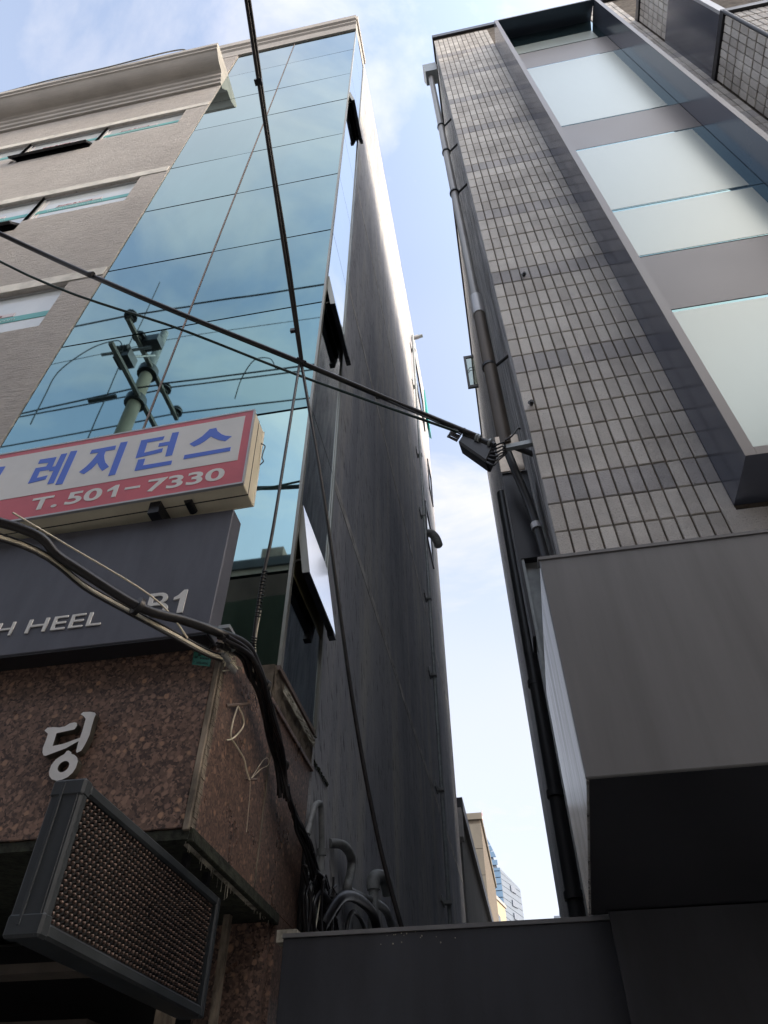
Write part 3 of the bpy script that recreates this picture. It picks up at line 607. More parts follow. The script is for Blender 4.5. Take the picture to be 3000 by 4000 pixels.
# ------------------------------------------------------------------ pipes, channel and canopy at the right corner
dp = thing('downpipe', (0.26, 2.9, 5), 'galvanised and brown downpipe running down the tiled building side wall', 'pipe')
obj('hopper', MB().hexa([(0.175, 2.80, 14.05), (0.36, 2.80, 14.05), (0.36, 3.0, 14.05), (0.175, 3.0, 14.05), (0.145, 2.78, 14.40), (0.36, 2.78, 14.40), (0.36, 3.02, 14.40), (0.145, 3.02, 14.40)]), M['zinc'], dp)
obj('spout', MB().tube([(0.37, 2.9, 14.62), (0.30, 2.9, 14.58), (0.26, 2.9, 14.45)], 0.045, 10), M['palealu'], dp)
obj('upper_pipe', MB().tube([(0.252, 2.9, 14.1), (0.258, 2.9, 6.75)], 0.040, 14), M['pipezinc'], dp)
obj('lower_pipe', MB().tube([(0.26, 2.9, 6.80), (0.262, 2.9, 5.0)], 0.048, 14), M['pipebrown'], dp)
obj('collar', MB().tube([(0.26, 2.9, 6.95), (0.26, 2.9, 6.66)], 0.053, 14), M['palealu'], dp)
for z in (11.55, 10.55, 9.25, 5.9):
    obj('clamp', MB().tube([(0.256, 2.9, z), (0.256, 2.9, z+0.03)], 0.053, 12).tube([(0.29, 2.9, z), (0.41, 2.82, z+0.01)], 0.013, 6), M['pipedark'], dp)
d2 = thing('dark_drainpipe', (0.32, 5.2, 2), 'dark drainpipe low on the tiled building side wall behind the steel channel', 'pipe')
obj('tube', MB().tube([(0.31, 5.2, 0), (0.325, 5.2, 3.4), (0.325, 5.15, 6.9)], 0.055, 12), M['pipedark'], d2)
for z in (3.02, 3.7, 4.62): obj('collar', MB().tube([(0.322, 5.19, z), (0.322, 5.19, z+0.05)], 0.066, 12).tube([(0.33, 5.19, z+0.02), (0.43, 5.12, z+0.03)], 0.012, 6), M['pipedark'], d2)
ch = thing('steel_channel', (0.28, 2.95, 0), 'galvanised steel channel post standing against the tiled building corner', 'post')
obj('web', MB().box(0.235, 0.352, 2.93, 2.94, 0, 4.40), M['zinc'], ch)
obj('flange', MB().box(0.222, 0.236, 2.89, 3.02, 0, 4.40), M['zinc'], ch)
obj('top_sleeve', MB().box(0.205, 0.355, 2.885, 3.03, 4.05, 4.74).box(0.205, 0.221, 2.885, 3.03, 3.55, 4.05), M['black'], ch)
for k in range(5):
    for x in (0.30, 0.335): obj('bolt', MB().tube([(x, 2.93, 3.10+0.045*k), (x, 2.918, 3.10+0.045*k)], 0.009, 6), M['pipedark'], ch)
pl = thing('steel_plate', (0.27, 2.88, 4.9), 'tarnished square steel plate on top of the channel post', 'plate')
obj('sheet', MB().box(0.198, 0.345, 2.868, 2.876, 4.735, 5.075), M['plate'], pl, bev=0.003)
sd = thing('steel_conduit', (0.36, 2.8, 4), 'dark steel conduit with grey band bending up beside the steel plate', 'pipe')
obj('tube', MB().tube(smooth_path([(0.352, 2.80, 2.6), (0.345, 2.80, 3.6), (0.325, 2.80, 4.25), (0.272, 2.76, 4.62), (0.245, 2.74, 4.80)], 6), 0.024, 10), M['pipedark'], sd)
obj('band', MB().tube([(0.329, 2.80, 4.17), (0.326, 2.80, 4.21)], 0.03, 10), M['palealu'], sd)
obj('stub', MB().tube([(0.40, 2.80, 4.78), (0.285, 2.78, 4.86)], 0.018, 10), M['pipedark'], sd)
bk = thing('anchor_bracket', (0.3, 2.65, 4.72), 'small steel anchor bracket holding the thick overhead cable at the tiled corner', 'bracket')
obj('arm', MB().hexa([(0.225, 2.64, 4.685), (0.40, 2.64, 4.70), (0.40, 2.67, 4.70), (0.225, 2.67, 4.685), (0.225, 2.64, 4.715), (0.40, 2.64, 4.735), (0.40, 2.67, 4.735), (0.225, 2.67, 4.715)]), M['zinc'], bk)
obj('hook', MB().tube(smooth_path([(0.24, 2.62, 4.73), (0.28, 2.62, 4.76), (0.32, 2.63, 4.83), (0.34, 2.64, 4.84)], 4), 0.006, 6), M['cable'], bk)

cb = thing('canopy_sign_box', (2.5, 2.2, 2.3), 'large dark grey metal canopy box over the shop front at lower right', 'canopy')
cf = (0.198, 1.83, 2.385); ZC = 3.137
obj('front_panel', MB().box(0.198, 5.0, 1.83, 1.845, 2.385, ZC), M['canopy'], cb, bev=0.003)
obj('top_lip', MB().box(0.194, 5.0, 1.826, 1.87, ZC, ZC+0.012), M['canopy'], cb)
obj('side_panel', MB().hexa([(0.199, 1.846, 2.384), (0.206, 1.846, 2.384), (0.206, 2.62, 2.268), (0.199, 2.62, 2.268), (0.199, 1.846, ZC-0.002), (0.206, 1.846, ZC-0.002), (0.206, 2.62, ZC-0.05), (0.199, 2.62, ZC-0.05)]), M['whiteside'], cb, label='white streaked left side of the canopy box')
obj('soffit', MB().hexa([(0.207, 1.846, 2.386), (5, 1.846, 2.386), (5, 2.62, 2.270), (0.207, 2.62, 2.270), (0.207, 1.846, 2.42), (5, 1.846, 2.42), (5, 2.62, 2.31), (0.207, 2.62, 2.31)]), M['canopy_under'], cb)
obj('top_sheet', MB().hexa([(0.207, 1.87, ZC-0.03), (5, 1.87, ZC-0.03), (5, YR-0.004, ZC-0.07), (0.207, YR-0.004, ZC-0.07), (0.207, 1.87, ZC-0.01), (5, 1.87, ZC-0.01), (5, YR-0.004, ZC-0.05), (0.207, YR-0.004, ZC-0.05)]), M['canopy'], cb)
obj('shopfront_panel', MB().box(0.26, 5.0, 2.585, 2.60, 0, 2.268), M['gate'], RB)
gt = thing('alley_gate', (-0.3, 2.7, 0), 'black steel gate panel closing the foot of the alley', 'gate')
obj('panel', MB().box(-0.866, 0.385, 2.70, 2.73, 0.02, 2.272), M['gate'], gt, bev=0.003)
obj('top_rail', MB().box(-0.868, 0.30, 2.695, 2.76, 2.2725, 2.286), M['canopy'], gt)
obj('bracket', MB().box(-0.905, -0.83, 2.74, 2.80, 2.27, 2.31), M['limewash'], gt)
sp = MB()
for k in range(16):
    x = random.choice((-0.45, -0.42, -0.33))+random.gauss(0, 0.05); z = 2.272-abs(random.gauss(0, 0.018)); s_ = random.uniform(0.0008, 0.0022); sp.box(x, x+s_*2, 2.697, 2.6995, z-s_, z+s_)
obj('paint_flecks', sp, M['limewash'], gt, kind='stuff')

# ================================================================== SIGNS
# long light sign: built square, tilted a touch like the real one
LS = thing('residence_light_sign', (-0.98, 1.90, 3.85), 'long red, white and blue light box sign with Korean lettering and phone number', 'sign')
LS.rotation_euler = (0, -math.atan(0.033), 0)
Z0 = 3.845; Z1 = 4.385
obj('casing', MB().box(-4.2, -0.98, 1.915, 2.05, Z0, Z1).box(-4.2, -0.975, 2.045, 2.055, Z0-0.004, Z1+0.004), M['cream'], LS, bev=0.003)
obj('front_rim', MB().box(-4.2, -0.978, 1.902, 1.916, Z0-0.004, Z0+0.006).box(-4.2, -0.978, 1.902, 1.916, Z1-0.006, Z1+0.004).box(-0.984, -0.976, 1.902, 1.916, Z0+0.006, Z1-0.006), M['palealu'], LS)
obj('seam', MB().box(-4.2, -0.978, 1.975, 1.979, Z0-0.003, Z0+0.001).box(-0.981, -0.9785, 1.975, 1.979, Z0, Z1), M['joint'], LS)
obj('red_face', MB().box(-4.2, -0.984, 1.904, 1.914, Z0+0.006, Z1-0.006), M['signred'], LS)
obj('white_field', MB().box(-4.2, -1.023, 1.9025, 1.9036, 4.009, 4.345), M['signwhite'], LS)
def sh(pts): return [(x, z-0.033*(x+0.98)) for x, z in pts]
LET = [
 [(-1.995,4.242),(-1.994,4.166),(-1.977,4.167),(-1.975,4.259),(-1.943,4.26),(-1.943,4.037),(-1.976,4.036),(-1.976,4.134),(-2.0,4.135),(-2.002,4.147),(-2.052,4.147),(-2.052,4.096),(-1.997,4.104),(-1.998,4.076),(-2.086,4.062),(-2.085,4.176),(-2.029,4.177),(-2.026,4.205),(-2.084,4.209),(-2.084,4.241)],
 [(-1.927,4.271),(-1.891,4.269),(-1.893,4.021),(-1.93,4.022)],
 [(-1.81,4.255),(-1.682,4.261),(-1.68,4.23),(-1.729,4.228),(-1.728,4.197),(-1.72,4.171),(-1.706,4.138),(-1.677,4.1),(-1.705,4.074),(-1.73,4.108),(-1.749,4.144),(-1.768,4.104),(-1.798,4.072),(-1.829,4.092),(-1.801,4.129),(-1.781,4.172),(-1.77,4.208),(-1.766,4.226),(-1.811,4.226)],
 [(-1.662,4.279),(-1.625,4.28),(-1.628,4.033),(-1.662,4.03)],
 [(-1.551,4.271),(-1.43,4.276),(-1.433,4.25),(-1.514,4.245),(-1.513,4.167),(-1.419,4.181),(-1.419,4.151),(-1.549,4.134)],
 [(-1.393,4.294),(-1.358,4.293),(-1.36,4.115),(-1.394,4.113),(-1.396,4.198),(-1.447,4.198),(-1.447,4.226),(-1.394,4.226)],
 [(-1.532,4.12),(-1.497,4.119),(-1.497,4.07),(-1.352,4.074),(-1.352,4.046),(-1.532,4.038)],
 [(-1.197,4.276),(-1.163,4.279),(-1.153,4.251),(-1.128,4.22),(-1.105,4.203),(-1.074,4.192),(-1.101,4.162),(-1.137,4.18),(-1.165,4.201),(-1.181,4.216),(-1.207,4.186),(-1.231,4.168),(-1.258,4.156),(-1.284,4.182),(-1.255,4.204),(-1.227,4.228),(-1.208,4.258)],
 [(-1.295,4.101),(-1.067,4.109),(-1.067,4.081),(-1.295,4.071)],
 [(-2.369,4.238),(-2.27,4.229),(-2.274,4.14),(-2.30,4.081),(-2.338,4.060),(-2.36,4.08),(-2.31,4.13),(-2.306,4.204),(-2.369,4.208)]]
groups = [(0, 1), (2, 3), (4, 5, 6), (7, 8), (9,)]
for g in groups:
    mb = MB()
    for i in g: mb.prism(sh(LET[i]), 1.9010, 1.9024)
    obj('blue_letter', mb, M['signblue'], LS)
tl = lambda x: -0.033*(x+0.98)
for s_, xa, xb, za, zb_ in (('T.', -2.016, -1.875, 3.860, 3.946), ('50', -1.838, -1.662, 3.868, 3.952), ('7330', -1.442, -1.074, 3.878, 3.964)):
    obj('phone_lettering', text_mesh(s_, xa, xb, za+tl((xa+xb)/2), zb_+tl((xa+xb)/2), 1.9036, 0.0014, 0.022, M['signwhite']), None, LS)
obj('phone_lettering', MB().prism(sh([(-1.638,3.929),(-1.604,3.955),(-1.586,3.955),(-1.586,3.873),(-1.608,3.873),(-1.608,3.926),(-1.638,3.914)]), 1.9022, 1.9036), M['signwhite'], LS)
obj('phone_lettering', MB().box(-1.552, -1.478, 1.9022, 1.9036, 3.912+0.018, 3.927+0.018), M['signwhite'], LS)
obj('bracket', MB().box(-1.42, -1.37, 1.93, 2.10, 3.775, 3.845), M['black'], LS)
obj('drain_slot', MB().tube([(-1.25, 1.95, 3.842), (-1.25, 2.02, 3.838)], 0.02, 8), M['black'], LS)
obj('loose_wire', MB().tube(smooth_path([(-0.976, 2.03, 4.27), (-0.955, 2.035, 4.25), (-0.96, 2.035, 4.21), (-0.965, 2.04, 4.17), (-0.955, 2.04, 4.14), (-0.976, 2.05, 4.13)], 4), 0.003, 5), M['cable'], LS)

DS = thing('shoe_shop_sign', (-1.03, 1.98, 3.1), 'slate grey sign panel with raised letters H HEEL and B1', 'sign')
obj('panel', MB().box(-4.2, -1.033, 1.98, 2.076, 3.112, 3.765), M['signdark'], DS, bev=0.003)
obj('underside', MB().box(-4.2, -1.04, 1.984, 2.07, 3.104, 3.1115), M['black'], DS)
for s_, xa, xb in (('H', -1.949, -1.877), ('HEEL', -1.816, -1.493)):
    obj('lettering', text_mesh(s_, xa, xb, 3.206, 3.272, 1.9795, 0.0045, 0.0, M['letterwhite']), None, DS)
obj('lettering', text_mesh('CH', -2.17, -1.97, 3.206, 3.272, 1.9795, 0.0045, 0.0, M['letterwhite']), None, DS) if False else None
obj('lettering', text_mesh('B', -1.313, -1.222, 3.218, 3.330, 1.9795, 0.0045, 0.0, M['letterwhite']), None, DS)
obj('lettering', MB().prism([(-1.206,3.297),(-1.190,3.306),(-1.170,3.330),(-1.155,3.330),(-1.155,3.218),(-1.179,3.218),(-1.179,3.288),(-1.206,3.284)], 1.975, 1.9795), M['letterwhite'], DS)

# steel syllable on the granite
d1 = [(-1.499,2.862),(-1.491,2.87),(-1.463,2.868),(-1.444,2.863),(-1.437,2.855),(-1.439,2.84),(-1.438,2.811),(-1.436,2.775),(-1.439,2.752),(-1.443,2.735),(-1.449,2.718),(-1.463,2.711),(-1.468,2.717),(-1.471,2.756),(-1.511,2.733),(-1.562,2.717),(-1.58,2.711),(-1.589,2.713),(-1.598,2.725),(-1.603,2.743),(-1.602,2.769),(-1.603,2.796),(-1.622,2.81),(-1.614,2.821),(-1.592,2.821),(-1.567,2.817),(-1.546,2.819),(-1.531,2.829),(-1.512,2.832),(-1.502,2.828),(-1.498,2.817),(-1.502,2.804),(-1.51,2.802),(-1.569,2.795),(-1.567,2.746),(-1.527,2.751),(-1.491,2.762),(-1.47,2.768),(-1.47,2.798),(-1.472,2.841),(-1.483,2.852)]
ml_ = MB().prism(d1, 2.05, 2.0785, 0, 1)
oc = [(-1.507,2.717),(-1.505,2.722),(-1.497,2.723),(-1.485,2.716),(-1.483,2.71),(-1.468,2.704),(-1.455,2.693),(-1.448,2.679),(-1.448,2.657),(-1.454,2.64),(-1.467,2.626),(-1.486,2.618),(-1.505,2.616),(-1.525,2.623),(-1.539,2.636),(-1.546,2.652),(-1.546,2.674),(-1.537,2.693),(-1.523,2.704),(-1.510,2.711)]
cx_, cz_ = -1.497, 2.665
ic = [(cx_+0.0205*math.cos(a), cz_+0.0200*math.sin(a)) for a in [math.atan2(z-cz_, x-cx_) for x, z in oc]]
n = len(oc)
for (yy, rev) in ((2.05, 0), (2.0785, 1)):
    ml_.add([(x, yy, z) for x, z in oc]+[(x, yy, z) for x, z in ic], [(i, (i+1) % n, (i+1) % n+n, i+n) for i in range(n)], 0)
for ring in (oc, ic): ml_.add([(x, 2.05, z) for x, z in ring]+[(x, 2.0785, z) for x, z in ring], [(i, (i+1) % n, (i+1) % n+n, i+n) for i in range(n)], 1)
solo('steel_letter', ml_, [M['steel'], M['steelside']], 'single brushed steel Korean syllable fixed on the red granite', 'letter')

# led sign
LD = thing('led_sign', (-1.06, 2.0, 2.1), 'dark led message board jutting out below the red granite', 'sign')
xa, xb, ya, yb, za, zb_ = -1.105, -1.02, 1.50, 2.46, 2.005, 2.342; w = 0.030
fr = MB().box(xa, xb, ya, ya+w, za, zb_).box(xa, xb, yb-w, yb, za, zb_).box(xa, xb, ya+w, yb-w, za, za+w).box(xa, xb, ya+w, yb-w, zb_-w, zb_)
obj('case', fr, M['ledcase'], LD, bev=0.006)
obj('case_rib', MB().box(xa+0.026, xa+0.034, ya-0.004, ya+0.001, za+0.02, zb_-0.004).box(xb-0.013, xb-0.010, ya-0.002, ya+0.001, za, zb_), M['ledcase'], LD, bev=0.001)
obj('corner_cap', MB().box(xa-0.002, xb+0.002, ya-0.003, ya+0.034, za-0.003, za+0.045), M['ledcase'], LD, bev=0.006)
obj('corner_cap', MB().box(xa-0.002, xb+0.002, ya-0.003, ya+0.034, zb_-0.04, zb_+0.003), M['ledcase'], LD, bev=0.006)
obj('back_board', MB().box(xa+0.02, xb-0.016, ya+w, yb-w, za+w, zb_-w), M['ledblack'], LD)
gl_ = MB(); pz = 0.0138; py = 0.0205; nz = int((zb_-za-2*w)/pz); ny = int((yb-ya-2*w)/py)
for i in range(ny):
    for j in range(nz):
        y = ya+w+(i+0.5+(0.25 if j % 2 else -0.25))*py; z = za+w+(j+0.5)*pz+0.003; r_ = 0.0050; X = xb-0.016
        ring = [(X+0.002, y+r_*math.cos(a*math.pi/3), z+r_*math.sin(a*math.pi/3)) for a in range(6)]
        ring2 = [(X+0.006, y+r_*0.75*math.cos(a*math.pi/3), z+r_*0.75*math.sin(a*math.pi/3)) for a in range(6)]
        gl_.add(ring+ring2+[(X+0.0082, y, z)], [(k, (k+1) % 6, (k+1) % 6+6, k+6) for k in range(6)]+[(6+k, 6+(k+1) % 6, 12) for k in range(6)], 0)
        gl_.add([(X, y-0.0052, z+0.0052), (X, y+0.0052, z+0.0052), (X+0.0085, y+0.0040, z+0.0058), (X+0.0085, y-0.0040, z+0.0058), (X+0.0085, y-0.0040, z+0.0066), (X+0.0085, y+0.0040, z+0.0066)], [(0, 1, 2, 3), (3, 2, 5, 4), (0, 3, 4), (1, 5, 2)], 1)
obj('led_matrix', gl_, [M['led'], M['ledblack']], LD, kind='stuff')
for y_ in (2.2, 2.38): obj('hanger', MB().box(-1.07, -1.05, y_, y_+0.03, 2.34, 2.41), M['black'], LD)

# ================================================================== CABLES
def cable(name, pts, r, m, label, k=8, seg=8, sub=None):
    o = thing(name, pts[len(pts)//2], label, 'cable')
    obj('sheath', MB().tube(smooth_path(pts, k), r, seg), m, o)
    return o
def catenary(a, b, sag, n=8):
    a = Vector(a); b = Vector(b); return [a.lerp(b, i/n)-Vector((0, 0, sag*4*(i/n)*(1-i/n))) for i in range(n+1)]
A1 = Vector((0.09, 2.60, 4.77)); cross = Vector((-0.912, 2.2, 5.235))
c1 = cable('thick_overhead_cable', [A1, R(-0.124, 1.371, 2.52), cross, R(-1.057, 2.261, 1.84), R(-1.992, 3.194, 1.53), (-4.6, 0.6, 7.0), (-6.0, -1.4, 8.2)], 0.017, M['cable'], 'thick black overhead cable crossing the alley to the bracket at the tiled corner')
obj('tie', MB().tube([R(-1.33, 2.53, 1.74), Vector(R(-1.33, 2.53, 1.74))+Vector((0.03, 0, -0.012))], 0.022, 8), M['cable'], c1)
obj('tie', MB().tube([R(-0.20, 1.44, 2.48), Vector(R(-0.20, 1.44, 2.48))+Vector((0.02, 0, -0.008))], 0.022, 8).tube([R(-0.19, 1.43, 2.46), R(-0.05, 1.29, 2.5)], 0.005, 5), M['cable'], c1)
cable('thin_overhead_cable', [R(-0.009, 1.247, 2.56), R(-0.41, 1.585, 2.28), R(-0.818, 1.950, 2.0), R(-1.843, 2.846, 1.55), (-4.5, 0.5, 6.9), (-6.0, -1.45, 7.9)], 0.0085, M['cablegreen'], 'thin dark green overhead cable running just below the thick one')
Atop = Vector((-0.80, 0.50, 5.98)); d_ = (Atop-cross); 
k1 = cable('crossing_cable', [cross, cross.lerp(Atop, 0.5), Atop, Atop+d_*0.8, Atop+d_*3], 0.0105, M['cable'], 'twin black cable coming down from the top edge to the tie knot')
off = Vector((0.016, 0, 0.010))
obj('second_strand', MB().tube(smooth_path([cross+Vector((0.008, 0, 0)), cross.lerp(Atop, 0.33)+off, cross.lerp(Atop, 0.66)+off*0.6, Atop+off, Atop+d_*0.8+off, Atop+d_*3], 8), 0.0085, 8), M['cable'], k1)
p = cross.lerp(Atop, 0.80)
obj('clamp', MB().box(p.x-0.02, p.x+0.02, p.y-0.02, p.y+0.01, p.z-0.012, p.z+0.012), M['black'], k1)
p = cross.lerp(Atop, 0.10)
obj('clamp', MB().box(p.x-0.035, p.x, p.y-0.02, p.y+0.0, p.z-0.012, p.z+0.014), M['black'], k1)
obj('knot', MB().tube([cross+Vector((-0.02, -0.02, 0.02)), cross+Vector((0.03, -0.01, -0.02))], 0.012, 6), M['black'], k1)
cable('alley_drop_cable', [cross, R(-0.315, 1.083, 2.45), R(-0.239, 0.601, 2.75), R(-0.195, 0.374, 2.9), R(-0.158, 0.24, 3.0)], 0.0095, M['cable'], 'black cable dropping from the knot down the alley behind the gate', 10)
c_ = cable('corner_drop_cable', [cross+Vector((-0.01, 0, 0)), R(-0.421, 1.30, 2.22), R(-0.423, 1.004, 2.24), R(-0.429, 0.867, 2.25), R(-0.425, 0.715, 2.28), R(-0.402, 0.640, 2.36), R(-0.368, 0.545, 2.58), (-0.955, 2.72, 2.95)], 0.0085, M['cable'], 'black cable dropping from the knot to the corner of the granite', 10)
obj('strand', MB().tube(smooth_path([R(-0.422, 0.80, 2.24), R(-0.4215, 0.715, 2.27), R(-0.398, 0.640, 2.35), R(-0.364, 0.545, 2.57), (-0.945, 2.72, 2.93)], 8), 0.0035, 5), M['cablepale'], c_)
tw = MB()
for (za, zb_) in ((0.90, 0.78), (0.74, 0.66)):
    for k in range(14):
        zr = za+(zb_-za)*k/14
        tw.tube([R(-0.432, zr, 2.24), R(-0.421, zr-0.004, 2.235)], 0.0035, 5)
obj('wire_wrap', tw, M['cable'], c_, kind='stuff')
# bundle along the signs and down the granite
BP = [(-4.2, 0.7, 3.75), (-2.6, 1.05, 3.35), R(-1.13, 1.165, 1.42), R(-0.90, 1.005, 1.56), R(-0.685, 0.848, 1.72), (-1.06, 1.84, 3.068), (-0.955, 1.95, 3.07), (-0.935, 2.12, 3.135), (-0.93, 2.24, 3.125), (-0.93, 2.36, 3.09), (-0.935, 2.50, 3.04), (-0.94, 2.62, 3.0), (-0.95, 2.74, 2.93), (-0.95, 2.80, 2.86)]
BD = thing('cable_bundle', (-0.95, 2.2, 3.1), 'heavy black cable bundle sweeping past the signs and down the granite corner', 'cable')
obj('main_sheath', MB().tube(smooth_path(BP, 8), 0.0170, 12), M['cable'], BD)
for k in range(8):
    a = k*0.8; ro = 0.030; pts = []
    st_ = 6
    for i, q in enumerate(BP[st_:]):
        g = a+i*0.7; sp_ = ro*(1+0.25*(i % 3)); pts.append(Vector(q)+Vector((0.6*sp_*math.cos(g), 0.5*sp_*math.sin(g), -0.012-sp_*abs(math.sin(g*0.7)))))
    if k in (0, 1): pass
    obj('strand', MB().tube(smooth_path(pts, 6), random.choice((0.005, 0.007, 0.009)), 7), M['cable'], BD)
LOW = [(-0.95, 2.80, 2.86), (-0.95, 2.93, 2.82), (-0.945, 3.05, 2.80), (-0.94, 3.2, 2.76), (-0.94, 3.45, 2.69), (-0.94, 3.72, 2.60), (-0.94, 3.9, 2.5)]
for k in range(12):
    dy = random.uniform(-0.03, 0.06); pts = []
    fan = random.uniform(-0.42, 0.05)
    for i, q in enumerate(LOW):
        u = i/6; pts.append(Vector(q)+Vector((random.uniform(-0.012, 0.02), dy+fan*u*u*(1 if k % 3 else 1.6), random.uniform(-0.012, 0.012)*(1+u)-0.10*u*(k % 3 == 0))))
    obj('strand', MB().tube(smooth_path(pts, 6), random.choice((0.006, 0.008, 0.010)), 7), M['cable'], BD)
for q in (BP[4], BP[9], BP[12]):
    q = Vector(q); obj('tie', MB().tube([q+Vector((-0.004, -0.006, 0.0)), q+Vector((0.004, 0.008, -0.002))], 0.034, 12), M['cable'], BD)
obj('clamp_plate', MB().box(-1.0, -0.955, 1.99, 2.05, 3.13, 3.145).tube([(-0.99, 2.0, 3.14), (-0.94, 2.03, 3.05)], 0.008, 6), M['zinc'], BD)
spc_ = MB()
sq = smooth_path([(-1.10, 1.86, 3.03), (-1.05, 1.92, 3.02), (-1.01, 1.97, 3.02)], 12)
for i, q in enumerate(sq): spc_.tube([q+Vector((0, -0.010, 0.010)), q+Vector((0.003, 0.010, -0.010))], 0.003, 5)
obj('coiled_wire', spc_, M['cable'], BD, kind='stuff')
PC = thing('pale_cable_pair', (-1.2, 1.7, 3.0), 'pair of pale and black thin cables strung under the heavy bundle', 'cable')
base_ = [(-4.2, 0.65, 3.55), (-2.4, 1.08, 3.22), R(-1.103, 1.113, 1.44), R(-0.801, 0.906, 1.66), R(-0.60, 0.775, 1.82), R(-0.520, 0.722, 1.94), (-0.985, 2.03, 3.03)]
for k, (dx_, dz_, r_, mm) in enumerate(((0, 0, 0.0042, 'cablepale'), (0.006, -0.009, 0.004, 'cablepale'), (0.0, 0.008, 0.0045, 'cable'), (0.004, -0.018, 0.0045, 'cable'))):
    obj('strand', MB().tube(smooth_path([Vector(q)+Vector((dx_, 0, dz_)) for q in base_], 8), r_, 6), M[mm], PC)
obj('wrap', MB().tube(smooth_path([R(-1.10, 1.19, 1.41), R(-0.90, 1.045, 1.55), R(-0.70, 0.90, 1.69), R(-0.62, 0.83, 1.79), R(-0.56, 0.755, 1.86)], 8), 0.0035, 5), M['cablepale'], PC)
TJ = thing('cable_connectors', (-0.98, 2.02, 3.02), 'pale cable joints bunched under the heavy bundle at the granite corner', 'connector')
jn = MB(); 
for (y, z, l_) in ((2.02, 3.035, 0.04), (2.08, 3.03, 0.045)): jn.tube([(-0.975, y, z), (-0.965, y+l_, z-0.008)], 0.011, 8)
obj('joint_shell', jn, M['pvc'], TJ)
obj('brown_tape', MB().tube([(-0.99, 2.0, 3.075), (-0.985, 2.0, 3.035)], 0.008, 7), M['brownjoint'], TJ)
fz = MB()
for k in range(14):
    a0 = Vector((-0.975, 2.01+0.01*k, 3.06)); fz.tube(smooth_path([a0, a0+Vector((random.uniform(-.02, .03), random.uniform(-.03, .04), random.uniform(-.04, .02))), a0+Vector((random.uniform(-.02, .03), random.uniform(-.05, .07), random.uniform(-.06, .0)))], 4), random.choice((0.0012, 0.002, 0.003)), 5)
obj('loose_wires', fz, M['cablepale'], TJ, kind='stuff')
# tangle above the gate
TG = thing('cable_tangle', (-0.93, 3.5, 2.6), 'tangle of small black cables and splices hanging over the gate', 'cable')
for k in range(16):
    y0 = random.uniform(3.15, 3.7); x0 = -0.96+random.uniform(0, 0.06)
    pts = [(x0, y0, 2.40), (x0+random.uniform(-.02, .02), y0+random.uniform(-.05, .06), 2.55), (x0+random.uniform(-.02, .02), y0+random.uniform(-.09, .12), 2.64+random.uniform(-.02, .04)), (x0, y0+random.uniform(-.10, .14), 2.66+random.uniform(-0.03, 0.1))]
    obj('loop', MB().tube(smooth_path(pts, 5), random.choice((0.004, 0.006, 0.009)), 6), M['cable'], TG)
obj('splice', MB().tube([(-0.93, 3.38, 2.63), (-0.92, 3.56, 2.62)], 0.016, 8).tube([(-0.93, 3.5, 2.60), (-0.92, 3.66, 2.575)], 0.016, 8), M['cable'], TG)
obj('pale_wire', MB().tube(smooth_path([(-0.92, 3.30, 2.40), (-0.92, 3.35, 2.55), (-0.92, 3.40, 2.70)], 4), 0.003, 5), M['cablepale'], TG)
solo('black_conduit', MB().tube([(-0.985, 3.30, 2.2), (-0.985, 3.30, 2.83)], 0.018, 10), M['pipedark'], 'black vertical conduit at the rear edge of the granite pillar', 'pipe')
# string hanging from a nail on the granite
nl = thing('nail_and_string', (-0.99, 2.2, 2.9), 'cream string looped on a rusty bolt in the granite side', 'string')
obj('bolt', MB().tube([(-1.0, 2.18, 2.915), (-0.965, 2.30, 2.985)], 0.007, 7), M['brownjoint'], nl)
obj('nail', MB().tube([(-1.0, 2.47, 2.762), (-0.96, 2.49, 2.765)], 0.005, 6), M['brownjoint'], nl)
obj('string', MB().tube(smooth_path([(-0.98, 2.24, 2.945), (-0.982, 2.224, 2.87), (-0.985, 2.233, 2.818), (-0.985, 2.281, 2.812), (-0.987, 2.388, 2.808), (-0.987, 2.433, 2.781), (-0.985, 2.475, 2.760)], 7), 0.0034, 6)
    .tube(smooth_path([(-0.98, 2.24, 2.945), (-0.975, 2.29, 2.93), (-0.975, 2.31, 2.895), (-0.98, 2.25, 2.82), (-0.985, 2.203, 2.788)], 7), 0.0034, 6)
    .tube(smooth_path([(-0.985, 2.49, 2.771), (-0.985, 2.53, 2.82), (-0.985, 2.60, 2.90), (-0.985, 2.65, 2.928), (-0.985, 2.66, 2.905), (-0.985, 2.58, 2.85), (-0.985, 2.50, 2.78)], 6), 0.0015, 5)
    .tube(smooth_path([(-0.982, 2.475, 2.760), (-0.985, 2.50, 2.70), (-0.985, 2.515, 2.58)], 5), 0.0009, 4), M['cablepale'], nl)
# green tag
tg = thing('green_cable_tag', (-1.06, 2.04, 3.03), 'small green plastic cable tag with dark print on the granite', 'tag')
tq = [Vector((-1.101, 2.035, 3.071)), Vector((-1.027, 2.035, 3.052)), Vector((-1.025, 2.035, 2.997)), Vector((-1.097, 2.035, 3.014))]
obj('plate', MB().hexa([tq[3], tq[2], tq[2]+Vector((0, .002, 0)), tq[3]+Vector((0, .002, 0)), tq[0], tq[1], tq[1]+Vector((0, .002, 0)), tq[0]+Vector((0, .002, 0))]), M['tag'], tg)
for s_, xa_, xb_, za_, zb__ in (('SK', -1.093, -1.079, 3.041, 3.050), ('T 1600-0000', -1.094, -1.034, 3.019, 3.028)):
    me = text_mesh(s_, xa_, xb_, za_, zb__, 2.0345, 0.0006, 0.01, M['tagtext'])
    for v_ in me.vertices: v_.co.z -= (v_.co.x+1.094)*0.24
    obj('tag_print', me, None, tg)
